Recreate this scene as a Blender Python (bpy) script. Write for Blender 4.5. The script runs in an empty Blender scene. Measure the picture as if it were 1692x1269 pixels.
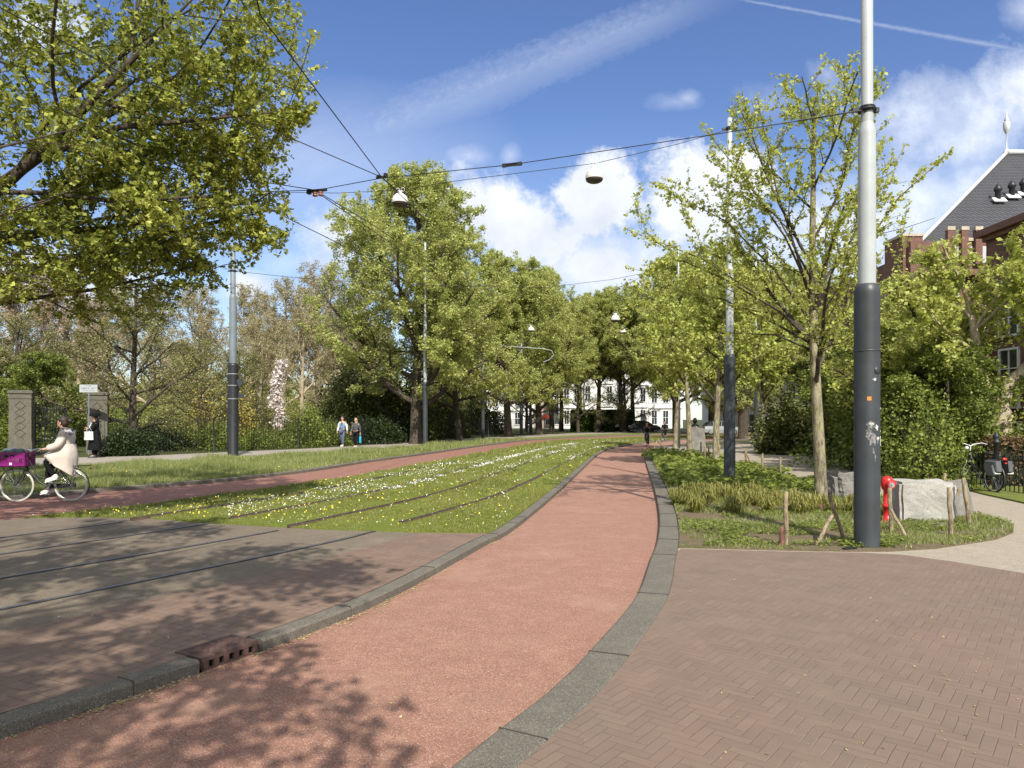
import bpy, bmesh, math, random
import numpy as np
from mathutils import Vector, Matrix, noise as mnoise
R = math.radians
sc = bpy.context.scene
C = sc.collection
# ------------------------------------------------------------------ camera, world, sun, exposure
HC = 1.72
cd = bpy.data.cameras.new("camera"); cam = bpy.data.objects.new("camera", cd); C.objects.link(cam)
cam.location = (0, 0, HC); cam.rotation_euler = (R(90), 0, 0)
cd.sensor_width = 36; cd.lens = 36 * 1200 / 1692; cd.shift_y = 57.5 / 1692
cd.clip_start = 0.05; cd.clip_end = 5000
sc.camera = cam
sc.view_settings.view_transform = 'Standard'; sc.view_settings.look = 'None'
sc.view_settings.gamma = 1; sc.view_settings.exposure = 0.48
sc.cycles.max_bounces = 7; sc.cycles.diffuse_bounces = 3; sc.cycles.glossy_bounces = 2
sc.cycles.transmission_bounces = 3; sc.cycles.transparent_max_bounces = 4

SUN_DIR = Vector((0.235, -0.97, 0)).normalized() * math.cos(R(43)) + Vector((0, 0, math.sin(R(43))))
sd = bpy.data.lights.new("sun", 'SUN'); sun = bpy.data.objects.new("sun", sd); C.objects.link(sun)
sd.energy = 4.8; sd.angle = R(0.55); sd.color = (1.0, 0.95, 0.86)
sun.rotation_euler = SUN_DIR.to_track_quat('Z', 'Y').to_euler()

# ---- small expression language for shader maths
class E:
    def __init__(s, nt, k): s.nt = nt; s.k = k
    def m(s, op, *a):
        n = s.nt.nodes.new('ShaderNodeMath'); n.operation = op
        for i, v in enumerate((s,) + a):
            if isinstance(v, E): s.nt.links.new(v.k, n.inputs[i])
            else: n.inputs[i].default_value = float(v)
        return E(s.nt, n.outputs[0])
    def __add__(s, o): return s.m('ADD', o)
    __radd__ = __add__
    def __mul__(s, o): return s.m('MULTIPLY', o)
    __rmul__ = __mul__
    def __sub__(s, o): return s.m('SUBTRACT', o)
    def __rsub__(s, o): return (s * -1) + o
    def __truediv__(s, o): return s.m('DIVIDE', o)
    def floor(s): return s.m('FLOOR')
    def fract(s): return s.m('FRACT')
    def abs(s): return s.m('ABSOLUTE')
    def mn(s, o): return s.m('MINIMUM', o)
    def mx(s, o): return s.m('MAXIMUM', o)
    def mod(s, o): return s.m('FLOORED_MODULO', o)
    def gt(s, o): return s.m('GREATER_THAN', o)
    def lt(s, o): return s.m('LESS_THAN', o)
    def pw(s, o): return s.m('POWER', o)
    def sat(s): return s.mx(0).mn(1)
    def ss(s, a, b):
        t = ((s - a) / (b - a)).sat()
        return t * t * (3 - 2 * t)
def combine(nt, x, y, z):
    n = nt.nodes.new('ShaderNodeCombineXYZ')
    for i, v in enumerate((x, y, z)):
        if isinstance(v, E): nt.links.new(v.k, n.inputs[i])
        else: n.inputs[i].default_value = v
    return E(nt, n.outputs[0])
def split(nt, sock):
    n = nt.nodes.new('ShaderNodeSeparateXYZ'); nt.links.new(sock, n.inputs[0])
    return [E(nt, o) for o in n.outputs]
def noise(nt, vec, scale, detail=4, rough=0.55, dist=0.0):
    n = nt.nodes.new('ShaderNodeTexNoise'); n.inputs['Scale'].default_value = scale
    n.inputs['Detail'].default_value = detail; n.inputs['Roughness'].default_value = rough
    n.inputs['Distortion'].default_value = dist
    if vec is not None: nt.links.new(vec.k if isinstance(vec, E) else vec, n.inputs['Vector'])
    return E(nt, n.outputs[0])
def mixc(nt, f, a, b):
    n = nt.nodes.new('ShaderNodeMix'); n.data_type = 'RGBA'
    if isinstance(f, E): nt.links.new(f.k, n.inputs[0])
    else: n.inputs[0].default_value = f
    for i, v in ((6, a), (7, b)):
        if isinstance(v, E): nt.links.new(v.k, n.inputs[i])
        else: n.inputs[i].default_value = (*v[:3], 1)
    return E(nt, n.outputs[2])

w = bpy.data.worlds.new("World"); sc.world = w; w.use_nodes = True
nt = w.node_tree; nt.nodes.clear()
wo = nt.nodes.new('ShaderNodeOutputWorld'); bg = nt.nodes.new('ShaderNodeBackground'); nt.links.new(bg.outputs[0], wo.inputs[0])
sky = nt.nodes.new('ShaderNodeTexSky'); sky.sky_type = 'NISHITA'; sky.sun_disc = False
sky.sun_elevation = R(43); sky.sun_rotation = math.atan2(SUN_DIR.x, SUN_DIR.y)
sky.air_density = 1.0; sky.dust_density = 0.3; sky.ozone_density = 2.2; sky.altitude = 0
bg.inputs[1].default_value = 0.115
tc = nt.nodes.new('ShaderNodeTexCoord')
dx, dy, dz = split(nt, tc.outputs['Generated'])
den = dy.abs().mx(0.12)
U = dx / den; V = dz / den
uv = combine(nt, U, V, dy.gt(0) * 3.1)
n1 = noise(nt, uv, 3.2, 9, 0.62); n2 = noise(nt, combine(nt, U + 0.03, V - 0.05, 4.0), 2.6, 7, 0.6)
nb = noise(nt, uv, 13, 9, 0.68)
n3 = noise(nt, combine(nt, U * 1.0, V * 1.0, 9.0), 9, 6, 0.6)
def blob(px, py, rx, ry, amp=2.2, soft=1.0, flat=0.0):
    a = (U - (px - 846) / 1200) / (rx / 1200); b = (V - (692 - py) / 1200) / (ry / 1200)
    if flat: b = b.mx(b * -flat)   # flatter base
    e = (a * a + b * b).pw(0.5)
    return (1.0 - e + (n1 - 0.5) * (amp * 1.6) + (nb - 0.5) * 1.5).m('DIVIDE', soft).sat()
dense = None
for a in ((790, 350, 110, 70, 1.7, .45), (880, 385, 160, 80, 1.6, .36), (985, 345, 100, 75, 1.6, .32), (1000, 430, 240, 80, 1.2, .8), (1160, 350, 120, 110, 1.7, .4),
          (1240, 290, 80, 60, 1.7, .5), (1360, 400, 150, 90, 1.4, .6), (1180, 440, 240, 60, 1.0, .6),
          (570, 400, 105, 75, 1.6, .6), (410, 470, 60, 40, 1.6, .6), (60, 470, 170, 70, 1.5, .6), (60, 40, 140, 90, 1.6, .8)):
    bb = blob(*a); dense = bb if dense is None else dense.mx(bb)
thin = None
for a in ((1590, 210, 150, 90, 2.0, 1.1), (1690, 140, 90, 90, 2.0, .9), (1520, 330, 190, 80, 2.0, 1.3), (1640, 330, 140, 90, 1.8, 1.1),
          (1135, 163, 26, 16, 2.2, 2.2), (1120, 168, 50, 16, 2.6, 3.5), (1368, 125, 45, 50, 2.0, 2.2), (778, 258, 45, 22, 1.6, 1.6), (842, 256, 20, 22, 1.6, 1.6),
          (620, 345, 130, 30, 1.6, 2.4), (470, 435, 60, 30, 2.0, 2.2), (1690, 20, 40, 40, 1.5, 2.0), (1270, 170, 70, 40, 2.2, 3.0)):
    bb = blob(*a); thin = bb if thin is None else thin.mx(bb)
def band(x0, y0, x1, y1, wpx):
    L = math.hypot(x1 - x0, y1 - y0); tx, ty = (x1 - x0) / L, (y1 - y0) / L
    X = U * 1200 + (846 - x0); Y = (692 - y0) - V * 1200
    al = X * tx + Y * ty; ac = X * -ty + Y * tx
    return al, ac, L
al, ac, L = band(560, 240, 1180, -10, 40)
st = noise(nt, combine(nt, al * 0.004, ac * 0.02, 1.0), 2.0, 8, 0.7)
fine = noise(nt, combine(nt, al * 0.02, ac * 0.03, 2.0), 3.0, 6, 0.7)
wd = (al / 620).ss(-.4, 1.1) * -25 + 62
cirr = (1 - (ac + (fine - .5) * 40).abs() / wd).sat().pw(0.7) * (al / 620).ss(-0.6, 0.2) * (1 - (al / 620).ss(0.75, 1.25)) * (0.35 + st * 0.6) * (0.3 + fine * 1.1) * 0.34
veil = (1 - (((U - (520 - 846) / 1200) / .30) * ((U - (520 - 846) / 1200) / .30) + ((V - .36) / .12) * ((V - .36) / .12)).pw(.5)).sat() * (st * .5 + .3) * .45
al, ac, L = band(1195, -6, 1692, 84, 5)
ctr = (1 - (ac + (fine - .5) * 6).abs() / (3.0 + al.abs() * 0.006)).sat() * (0.20 + st * .45) * (al / 60).sat()
thinm = (thin * (0.45 + 0.55 * n3.ss(.3, .65)) * 0.88).mx(cirr).mx(ctr * .5).mx(veil)
rear_fill_cloud = (1 - dy.gt(0.02)) * n2.ss(.40, .52)  # unseen clouds behind the camera, coverage enlarged to add neutral fill light
overhead_fill_cloud = dy.gt(0) * (dz / den).gt(.75) * n2.ss(.44, .6)  # unseen clouds above the frame, added to whiten the fill light too
lowhaze = (1 - V.ss(0.0, 0.46)) * 0.36
shade = (n2 * 1.9 - 0.62 + (n3 - .5) * .9 + (nb - .5) * .5 + (V - 0.24) * 2.4).sat()
cloudcol = mixc(nt, shade, (4.7, 5.1, 5.8), (8.0, 8.1, 8.2))
hsv = nt.nodes.new('ShaderNodeHueSaturation'); hsv.inputs['Saturation'].default_value = 1.14; hsv.inputs['Hue'].default_value = 0.513; hsv.inputs['Value'].default_value = 1.0
nt.links.new(sky.outputs[0], hsv.inputs['Color'])
c0 = mixc(nt, lowhaze, E(nt, hsv.outputs[0]), (4.6, 5.6, 7.2))
c1 = mixc(nt, thinm.sat(), c0, (6.9, 7.2, 7.8))
c2 = mixc(nt, dense.mx(rear_fill_cloud).mx(overhead_fill_cloud * ((dz / den) - .75).sat()).sat(), c1, cloudcol)
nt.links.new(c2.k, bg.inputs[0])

# ------------------------------------------------------------------ helpers
def tag(o, label=None, cat=None, group=None, kind=None):
    if label: o['label'] = label
    if cat: o['category'] = cat
    if group: o['group'] = group
    if kind: o['kind'] = kind
    return o
def empty(name, loc, label, cat, group=None, rz=0):
    o = bpy.data.objects.new(name, None); C.objects.link(o); o.location = loc; o.rotation_euler = (0, 0, rz)
    o.empty_display_size = 0.2
    return tag(o, label, cat, group)
def link_mesh(name, me, mat, parent=None, smooth=False, loc=None):
    o = bpy.data.objects.new(name, me); C.objects.link(o)
    if mat and not me.materials: me.materials.append(mat)
    if parent: o.parent = parent
    if loc: o.location = loc
    if smooth:
        me.polygons.foreach_set('use_smooth', [True] * len(me.polygons))
    return o
def np_mesh(name, v, f):
    v = np.asarray(v, dtype=np.float32); f = np.asarray(f, dtype=np.int32)
    me = bpy.data.meshes.new(name); nf, k = f.shape
    me.vertices.add(len(v)); me.vertices.foreach_set('co', v.ravel())
    me.loops.add(nf * k); me.loops.foreach_set('vertex_index', f.ravel())
    me.polygons.add(nf); me.polygons.foreach_set('loop_start', np.arange(0, nf * k, k, dtype=np.int32))
    me.update(calc_edges=True)
    return me
class MB:
    """collects shapes that become ONE mesh"""
    def __init__(s): s.v = []; s.f = []; s.sm = []
    def add(s, vs, fs, smooth=False):
        b = len(s.v); s.v += [tuple(v) for v in vs]; s.f += [tuple(i + b for i in f) for f in fs]; s.sm += [smooth] * len(fs); return s
    def box(s, c, d, rot=None, taper=1.0):
        hx, hy, hz = d[0] / 2, d[1] / 2, d[2] / 2; vs = []
        for z in (-1, 1):
            t = taper if z > 0 else 1
            for x, y in ((-1, -1), (1, -1), (1, 1), (-1, 1)): vs.append(Vector((x * hx * t, y * hy * t, z * hz)))
        if rot is not None:
            if not isinstance(rot, Matrix): rot = Matrix.Rotation(rot, 3, 'Z')
            vs = [rot @ v for v in vs]
        vs = [v + Vector(c) for v in vs]
        return s.add(vs, [(0, 3, 2, 1), (4, 5, 6, 7), (0, 1, 5, 4), (1, 2, 6, 5), (2, 3, 7, 6), (3, 0, 4, 7)])
    def tube(s, pts, r, n=8, cap=True, smooth=True, flat=1.0):
        pts = [Vector(p) for p in pts]; m = len(pts)
        rs = r if isinstance(r, (list, tuple)) else [r] * m
        vs = []; up = None
        for i, p in enumerate(pts):
            t = (pts[min(i + 1, m - 1)] - pts[max(i - 1, 0)])
            t = t.normalized() if t.length > 1e-9 else Vector((0, 0, 1))
            if up is None:
                up = Vector((0, 0, 1)) if abs(t.z) < 0.9 else Vector((1, 0, 0))
            a = t.cross(up)
            a = a.normalized() if a.length > 1e-6 else t.orthogonal().normalized()
            b = a.cross(t).normalized(); up = b
            for k in range(n):
                th = 2 * math.pi * k / n
                vs.append(p + (a * math.cos(th) + b * math.sin(th) * flat) * rs[i])
        fs = [(i * n + k, i * n + (k + 1) % n, (i + 1) * n + (k + 1) % n, (i + 1) * n + k) for i in range(m - 1) for k in range(n)]
        s.add(vs, fs, smooth)
        if cap:
            s.add(vs[:n], [tuple(range(n))][:1]); s.add(vs[-n:], [tuple(reversed(range(n)))])
        return s
    def lathe(s, prof, c=(0, 0, 0), n=20, smooth=True, cap=True):
        c = Vector(c); vs = []
        for r, z in prof:
            for k in range(n):
                th = 2 * math.pi * k / n; vs.append(c + Vector((r * math.cos(th), r * math.sin(th), z)))
        m = len(prof)
        s.add(vs, [(i * n + k, i * n + (k + 1) % n, (i + 1) * n + (k + 1) % n, (i + 1) * n + k) for i in range(m - 1) for k in range(n)], smooth)
        if cap:
            s.add(vs[:n], [tuple(reversed(range(n)))]); s.add(vs[-n:], [tuple(range(n))])
        return s
    def ell(s, c, r, n=12, m=8, rot=None):
        vs = []; c = Vector(c)
        for j in range(m + 1):
            ph = math.pi * j / m - math.pi / 2
            for k in range(n):
                th = 2 * math.pi * k / n
                v = Vector((r[0] * math.cos(ph) * math.cos(th), r[1] * math.cos(ph) * math.sin(th), r[2] * math.sin(ph)))
                vs.append((rot @ v if rot is not None else v) + c)
        return s.add(vs, [(j * n + k, j * n + (k + 1) % n, (j + 1) * n + (k + 1) % n, (j + 1) * n + k) for j in range(m) for k in range(n)], True)
    def loft(s, rings, smooth=True, cap=True):
        n = len(rings[0]); vs = [v for r in rings for v in r]
        s.add(vs, [(i * n + k, i * n + (k + 1) % n, (i + 1) * n + (k + 1) % n, (i + 1) * n + k) for i in range(len(rings) - 1) for k in range(n)], smooth)
        if cap: s.add(rings[0], [tuple(reversed(range(n)))]); s.add(rings[-1], [tuple(range(n))])
        return s
    def torus(s, c, Rr, r, axis='Y', n=40, m=8, flat=1.0):
        vs = []; c = Vector(c)
        for i in range(n):
            a = 2 * math.pi * i / n
            for k in range(m):
                b = 2 * math.pi * k / m; rr = Rr + r * math.cos(b); h = r * math.sin(b) * flat
                v = {'Y': (rr * math.cos(a), h, rr * math.sin(a)), 'Z': (rr * math.cos(a), rr * math.sin(a), h), 'X': (h, rr * math.cos(a), rr * math.sin(a))}[axis]
                vs.append(c + Vector(v))
        return s.add(vs, [(i * m + k, ((i + 1) % n) * m + k, ((i + 1) % n) * m + (k + 1) % m, i * m + (k + 1) % m) for i in range(n) for k in range(m)], True)
    def build(s, name, mat, parent=None, loc=None):
        me = bpy.data.meshes.new(name); me.from_pydata(s.v, [], s.f)
        me.polygons.foreach_set('use_smooth', s.sm); me.update()
        bm = bmesh.new(); bm.from_mesh(me); bmesh.ops.recalc_face_normals(bm, faces=bm.faces); bm.to_mesh(me); bm.free()
        return link_mesh(name, me, mat, parent, loc=loc)
def copy_tree(o, parent=None):
    c = o.copy(); C.objects.link(c); c.parent = parent
    for ch in list(o.children): copy_tree(ch, c)
    return c
def G(x, y, z=0.0):
    Y = 1200 * (HC - z) / (y - 692.0); return ((x - 846) / 1200 * Y, Y)
def W3(x, y, Y): return Vector(((x - 846) / 1200 * Y, Y, HC + (692 - y) / 1200 * Y))

# ------------------------------------------------------------------ materials
def new_mat(name):
    m = bpy.data.materials.new(name); m.use_nodes = True; nt = m.node_tree
    return m, nt, nt.nodes['Principled BSDF']
def geo_pos(nt):
    g = nt.nodes.new('ShaderNodeNewGeometry'); return E(nt, g.outputs['Position'])
def obj_pos(nt):
    g = nt.nodes.new('ShaderNodeTexCoord'); return E(nt, g.outputs['Object'])
def bump(nt, bs, h, strength=0.3, dist=0.01):
    b = nt.nodes.new('ShaderNodeBump'); b.inputs['Strength'].default_value = strength; b.inputs['Distance'].default_value = dist
    nt.links.new(h.k, b.inputs['Height']); nt.links.new(b.outputs[0], bs.inputs['Normal'])
def simple(name, col, rough=0.6, metal=0.0, var=0.15, scale=8.0, bmp=0.1, spec=0.5, dirt=None):
    m, nt, bs = new_mat(name); p = obj_pos(nt)
    n = noise(nt, p, scale, 5, 0.6)
    lo = tuple(c * (1 - var) for c in col); hi = tuple(min(1, c * (1 + var)) for c in col)
    c = mixc(nt, n.ss(.3, .7), lo, hi)
    if dirt:
        n2 = noise(nt, p, scale * 0.4, 6, 0.7); c = mixc(nt, n2.ss(.5, .68) * dirt[1], c, dirt[0])
    nt.links.new(c.k, bs.inputs['Base Color']); bs.inputs['Roughness'].default_value = rough
    bs.inputs['Metallic'].default_value = metal; bs.inputs['Specular IOR Level'].default_value = spec
    if bmp: bump(nt, bs, noise(nt, p, scale * 6, 4, 0.6), bmp, 0.01)
    return m
def leaf_mat(name, c1, c2, trans=0.35, c3=None):
    m, nt, bs = new_mat(name)
    g = nt.nodes.new('ShaderNodeNewGeometry'); rnd = E(nt, g.outputs['Random Per Island'])
    oi = nt.nodes.new('ShaderNodeObjectInfo')
    big = noise(nt, E(nt, g.outputs['Position']), 0.45, 3, 0.5)
    f = (rnd * 0.75 + (big - 0.5) * 1.1 + 0.1).sat()
    c = mixc(nt, f, c1, c2)
    if c3: c = mixc(nt, rnd.gt(0.9), c, c3)
    nt.links.new(c.k, bs.inputs['Base Color']); bs.inputs['Roughness'].default_value = 0.5; bs.inputs['Specular IOR Level'].default_value = 0.35
    tr = nt.nodes.new('ShaderNodeBsdfTranslucent'); nt.links.new(c.k, tr.inputs[0])
    mx = nt.nodes.new('ShaderNodeMixShader'); mx.inputs[0].default_value = trans
    nt.links.new(bs.outputs[0], mx.inputs[1]); nt.links.new(tr.outputs[0], mx.inputs[2])
    nt.links.new(mx.outputs[0], nt.nodes['Material Output'].inputs[0])
    return m
def bark_mat(name, c1, c2, sc_=6.0):
    m, nt, bs = new_mat(name); p = obj_pos(nt); x, y, z = split(nt, p.k)
    n = noise(nt, combine(nt, x, y, z * 0.35), sc_ * 2, 6, 0.7); n2 = noise(nt, p, sc_ * 0.5, 3, .5)
    c = mixc(nt, n.ss(.35, .65), c1, c2); c = mixc(nt, n2.ss(.5, .7) * .4, c, (c2[0] * 1.0, c2[1] * 1.15, c2[2] * .7))
    nt.links.new(c.k, bs.inputs['Base Color']); bs.inputs['Roughness'].default_value = 0.9
    bump(nt, bs, n, 0.8, 0.03); return m

def herringbone(name, base, W, n, ang, mortar=(0.05, 0.042, 0.035), contrast=0.22, gap=0.045, stain=(0.30, 0.27, 0.23), joint=1.0):
    m, nt, bs = new_mat(name); p = geo_pos(nt); px, py, pz = split(nt, p.k)
    wob = noise(nt, p, 1.3, 2, .5) - 0.5
    px = px + wob * 0.02; py = py + wob * -0.02
    ca, sa = math.cos(ang), math.sin(ang)
    x = (px * ca + py * sa) / W; y = (py * ca - px * sa) / W
    i = x.floor(); j = y.floor(); fx = x - i; fy = y - j
    mm = (i - j).mod(2 * n); isv = mm.gt(n - 0.5)
    al = isv * ((2 * n - 1) - mm + fy) + (1 - isv) * (mm + fx)
    ac = isv * fx + (1 - isv) * fy
    d = al.mn(n - al).mn(ac).mn(1 - ac)
    bi = i - (1 - isv) * mm; bj = j - isv * ((2 * n - 1) - mm)
    wn = nt.nodes.new('ShaderNodeTexWhiteNoise'); wn.noise_dimensions = '3D'
    nt.links.new(combine(nt, bi, bj, isv).k, wn.inputs[0]); r = E(nt, wn.outputs[0])
    fine = noise(nt, p, 90, 3, .6); mid = noise(nt, p, 3.0, 5, .6); big = noise(nt, p, .7, 4, .6)
    k = 1 + (r - .5) * contrast + (fine - .5) * .35 + (mid - .5) * .35
    c = mixc(nt, (big.ss(.4, .75) * .5).sat(), base, stain)
    vm = nt.nodes.new('ShaderNodeVectorMath'); vm.operation = 'SCALE'; nt.links.new(c.k, vm.inputs[0]); nt.links.new(k.k, vm.inputs['Scale'])
    jn = noise(nt, p, 2.0, 4, .7)
    mort = (1 - d.ss(gap * .35, gap)) * (0.35 + jn.ss(.38, .6) * .65) * joint
    spk = noise(nt, p, 22, 2, .5).gt(.76)
    mcol = mixc(nt, noise(nt, p, .9, 5, .7).ss(.5, .62) * .8, mortar, (.30, .24, .17))
    c = mixc(nt, mort.sat(), E(nt, vm.outputs[0]), mcol)
    c = mixc(nt, spk * .35, c, (.42, .36, .26))
    nt.links.new(c.k, bs.inputs['Base Color']); bs.inputs['Roughness'].default_value = 0.8
    bump(nt, bs, d.ss(0, gap * 1.3) + fine * .25 + r * .2, 0.5, 0.006); return m

def speckled(name, base, spk, spk2, fs=70, amt=.5, wear=None, edge=None, dark=None, crack=False):
    m, nt, bs = new_mat(name); p = geo_pos(nt)
    vo = nt.nodes.new('ShaderNodeTexVoronoi'); vo.inputs['Scale'].default_value = fs; nt.links.new(p.k, vo.inputs['Vector'])
    cs = split(nt, vo.outputs['Color']); d = E(nt, vo.outputs['Distance'])
    f = cs[0].gt(1 - amt) ; f2 = cs[1].gt(.8)
    f3 = noise(nt, p, fs * 1.7, 2, .5)
    c = mixc(nt, f * (1 - d.ss(.3, .6)), base, spk); c = mixc(nt, f2 * (1 - d.ss(.3, .6)), c, spk2)
    big = noise(nt, p, .8, 5, .6); mid = noise(nt, p, 5, 5, .65)
    if wear: c = mixc(nt, (mid.ss(.5, .75) * .4 + big.ss(.5, .7) * .45).sat(), c, wear)
    if dark: c = mixc(nt, (noise(nt, p, 1.7, 6, .7).ss(.56, .72) * .55).sat(), c, dark)
    k = 0.8 + mid * .4 + (f3 - .5) * .5
    if crack:
        v2 = nt.nodes.new('ShaderNodeTexVoronoi'); v2.feature = 'DISTANCE_TO_EDGE'; v2.inputs['Scale'].default_value = .42
        pw_ = nt.nodes.new('ShaderNodeVectorMath'); pw_.operation = 'ADD'; nz_ = nt.nodes.new('ShaderNodeTexNoise'); nz_.inputs['Scale'].default_value = 1.8; nz_.inputs['Detail'].default_value = 6; nt.links.new(p.k, nz_.inputs['Vector'])
        nt.links.new(p.k, pw_.inputs[0]); nt.links.new(nz_.outputs['Color'], pw_.inputs[1]); nt.links.new(pw_.outputs[0], v2.inputs['Vector'])
        ck = (1 - E(nt, v2.outputs['Distance']).ss(0, .006)) * noise(nt, p, .5, 2, .5).ss(.5, .6)
        k = k * (1 - ck * .35)
    vm = nt.nodes.new('ShaderNodeVectorMath'); vm.operation = 'SCALE'; nt.links.new(c.k, vm.inputs[0]); nt.links.new(k.k, vm.inputs['Scale'])
    nt.links.new(vm.outputs[0], bs.inputs['Base Color']); bs.inputs['Roughness'].default_value = 0.85
    bump(nt, bs, d * -1 + f3, 0.6, 0.004); return m

def grassy(name, c1, c2, soil, soil_amt=.3):
    m, nt, bs = new_mat(name); p = geo_pos(nt)
    a = noise(nt, p, 1.1, 6, .65); b = noise(nt, p, 30, 4, .7); s = noise(nt, p, 2.3, 6, .7)
    c = mixc(nt, (a * .7 + b * .6 - .15).sat(), c1, c2)
    c = mixc(nt, s.ss(.62 - soil_amt * .3, .72 - soil_amt * .3) * .85, c, soil)
    nt.links.new(c.k, bs.inputs['Base Color']); bs.inputs['Roughness'].default_value = 0.95; bs.inputs['Specular IOR Level'].default_value = .2
    bump(nt, bs, b, 1.0, 0.03); return m

M = {}
M['red'] = speckled('red_asphalt', (.270, .138, .094), (.44, .29, .22), (.15, .068, .048), 110, .34, wear=(.33, .20, .14), dark=(.215, .105, .073), crack=True)
M['red_far'] = speckled('red_asphalt_far', (.235, .108, .075), (.34, .19, .14), (.15, .06, .045), 60, .25, dark=(.15, .06, .045))
M['kerb'] = speckled('kerb_concrete', (.122, .106, .082), (.22, .205, .17), (.05, .05, .045), 120, .38, wear=(.17, .155, .12), dark=(.095, .085, .07))
M['kerb_light'] = speckled('kerb_light', (.20, .19, .155), (.31, .29, .25), (.09, .085, .07), 120, .3, wear=(.26, .24, .19), dark=(.1, .095, .075))
M['brick_right'] = herringbone('brick_paving', (.178, .123, .090), .069, 3, R(52), contrast=.12, gap=.05, stain=(.158, .118, .088), mortar=(.085, .062, .046), joint=.65)
M['brick_left'] = herringbone('brick_paving_left', (.18, .118, .083), .098, 2, R(-24), contrast=.16, gap=.045, stain=(.165, .115, .082), joint=.9)
M['slab'] = speckled('tram_slab', (.155, .122, .084), (.22, .175, .12), (.08, .065, .048), 110, .3, wear=(.20, .165, .118), dark=(.105, .083, .06))
M['gravel'] = speckled('beige_asphalt', (.30, .255, .195), (.42, .37, .29), (.15, .13, .10), 90, .35, wear=(.34, .30, .23), dark=(.24, .2, .15))
M['pavement'] = speckled('pavement', (.27, .235, .19), (.36, .33, .28), (.16, .14, .11), 60, .3, wear=(.33, .29, .235))
M['ground'] = grassy('ground_soil', (.030, .045, .012), (.075, .10, .022), (.07, .052, .034), .5)
M['turf'] = grassy('track_turf', (.10, .13, .02), (.19, .22, .035), (.12, .095, .055), .15)
M['verge'] = grassy('verge_turf', (.10, .13, .025), (.20, .22, .05), (.12, .09, .055), .2)
M['island'] = grassy('island_soil', (.085, .085, .036), (.15, .145, .06), (.17, .125, .085), .75)
M['steel'] = simple('rail_steel', (.20, .18, .165), .42, .7, .3, 10)
M['rust'] = simple('rail_rust', (.13, .085, .055), .8, .2, .3, 10)
M['joint'] = simple('kerb_joint', (.055, .05, .042), .95)
M['groove'] = simple('groove', (.02, .018, .015), .95)
M['polelight'] = simple('pole_light', (.36, .385, .38), .45, 0, .06, 3, .03, dirt=((.3, .32, .3), .35))
M['poledark'] = simple('pole_dark', (.030, .035, .038), .45, 0, .18, 2.5, .05, dirt=((.06, .064, .064), .5))
M['polegrey'] = simple('pole_grey', (.15, .18, .20), .5, 0, .12, 3, .05, dirt=((.25, .27, .26), .5))
M['black'] = simple('black_paint', (.014, .015, .016), .45, 0, .2)
M['iron'] = simple('iron_paint', (.012, .014, .015), .5, 0, .3)
M['chrome'] = simple('chrome', (.62, .62, .62), .25, .9, .05)
M['white'] = simple('white_paint', (.72, .72, .70), .4, 0, .06)
M['wire'] = simple('wire', (.028, .026, .026), .6, .3)
M['wood'] = bark_mat('post_wood', (.13, .095, .055), (.34, .27, .17), 10)
M['redwood'] = bark_mat('post_wood_red', (.12, .05, .035), (.23, .11, .08), 10)
# ------------------------------------------------------------------ ground plan (metres, z = 0 at kerb top)
def smooth(pts, k=6):
    P = [Vector((p[0], p[1], 0)) for p in pts]; P = [P[0] * 2 - P[1]] + P + [P[-1] * 2 - P[-2]]; out = []
    for i in range(1, len(P) - 2):
        p0, p1, p2, p3 = P[i - 1:i + 3]
        for j in range(k):
            t = j / k
            out.append(0.5 * ((2 * p1) + (p2 - p0) * t + (2 * p0 - 5 * p1 + 4 * p2 - p3) * t * t + (3 * p1 - p0 - 3 * p2 + p3) * t ** 3))
    out.append(P[-2]); return [(p.x, p.y) for p in out]
def offset(pts, d):
    out = []
    for i, p in enumerate(pts):
        a = pts[max(i - 1, 0)]; b = pts[min(i + 1, len(pts) - 1)]
        t = Vector((b[0] - a[0], b[1] - a[1])).normalized(); out.append((p[0] + t.y * d, p[1] - t.x * d))
    return out
def poly(name, pts, z, mat, skirt=0.0, kind='structure'):
    bm = bmesh.new(); vs = [bm.verts.new((p[0], p[1], z)) for p in pts]; f = bm.faces.new(vs)
    f.normal_update()
    if f.normal.z < 0: f.normal_flip()
    if skirt:
        lo = [bm.verts.new((p[0], p[1], z - skirt)) for p in pts]; n = len(vs)
        for i in range(n): bm.faces.new((vs[i], vs[(i + 1) % n], lo[(i + 1) % n], lo[i]))
    bmesh.ops.triangulate(bm, faces=[g for g in bm.faces if len(g.verts) > 4])
    me = bpy.data.meshes.new(name); bm.to_mesh(me); bm.free()
    o = link_mesh(name, me, mat); o['kind'] = kind; return o
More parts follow.
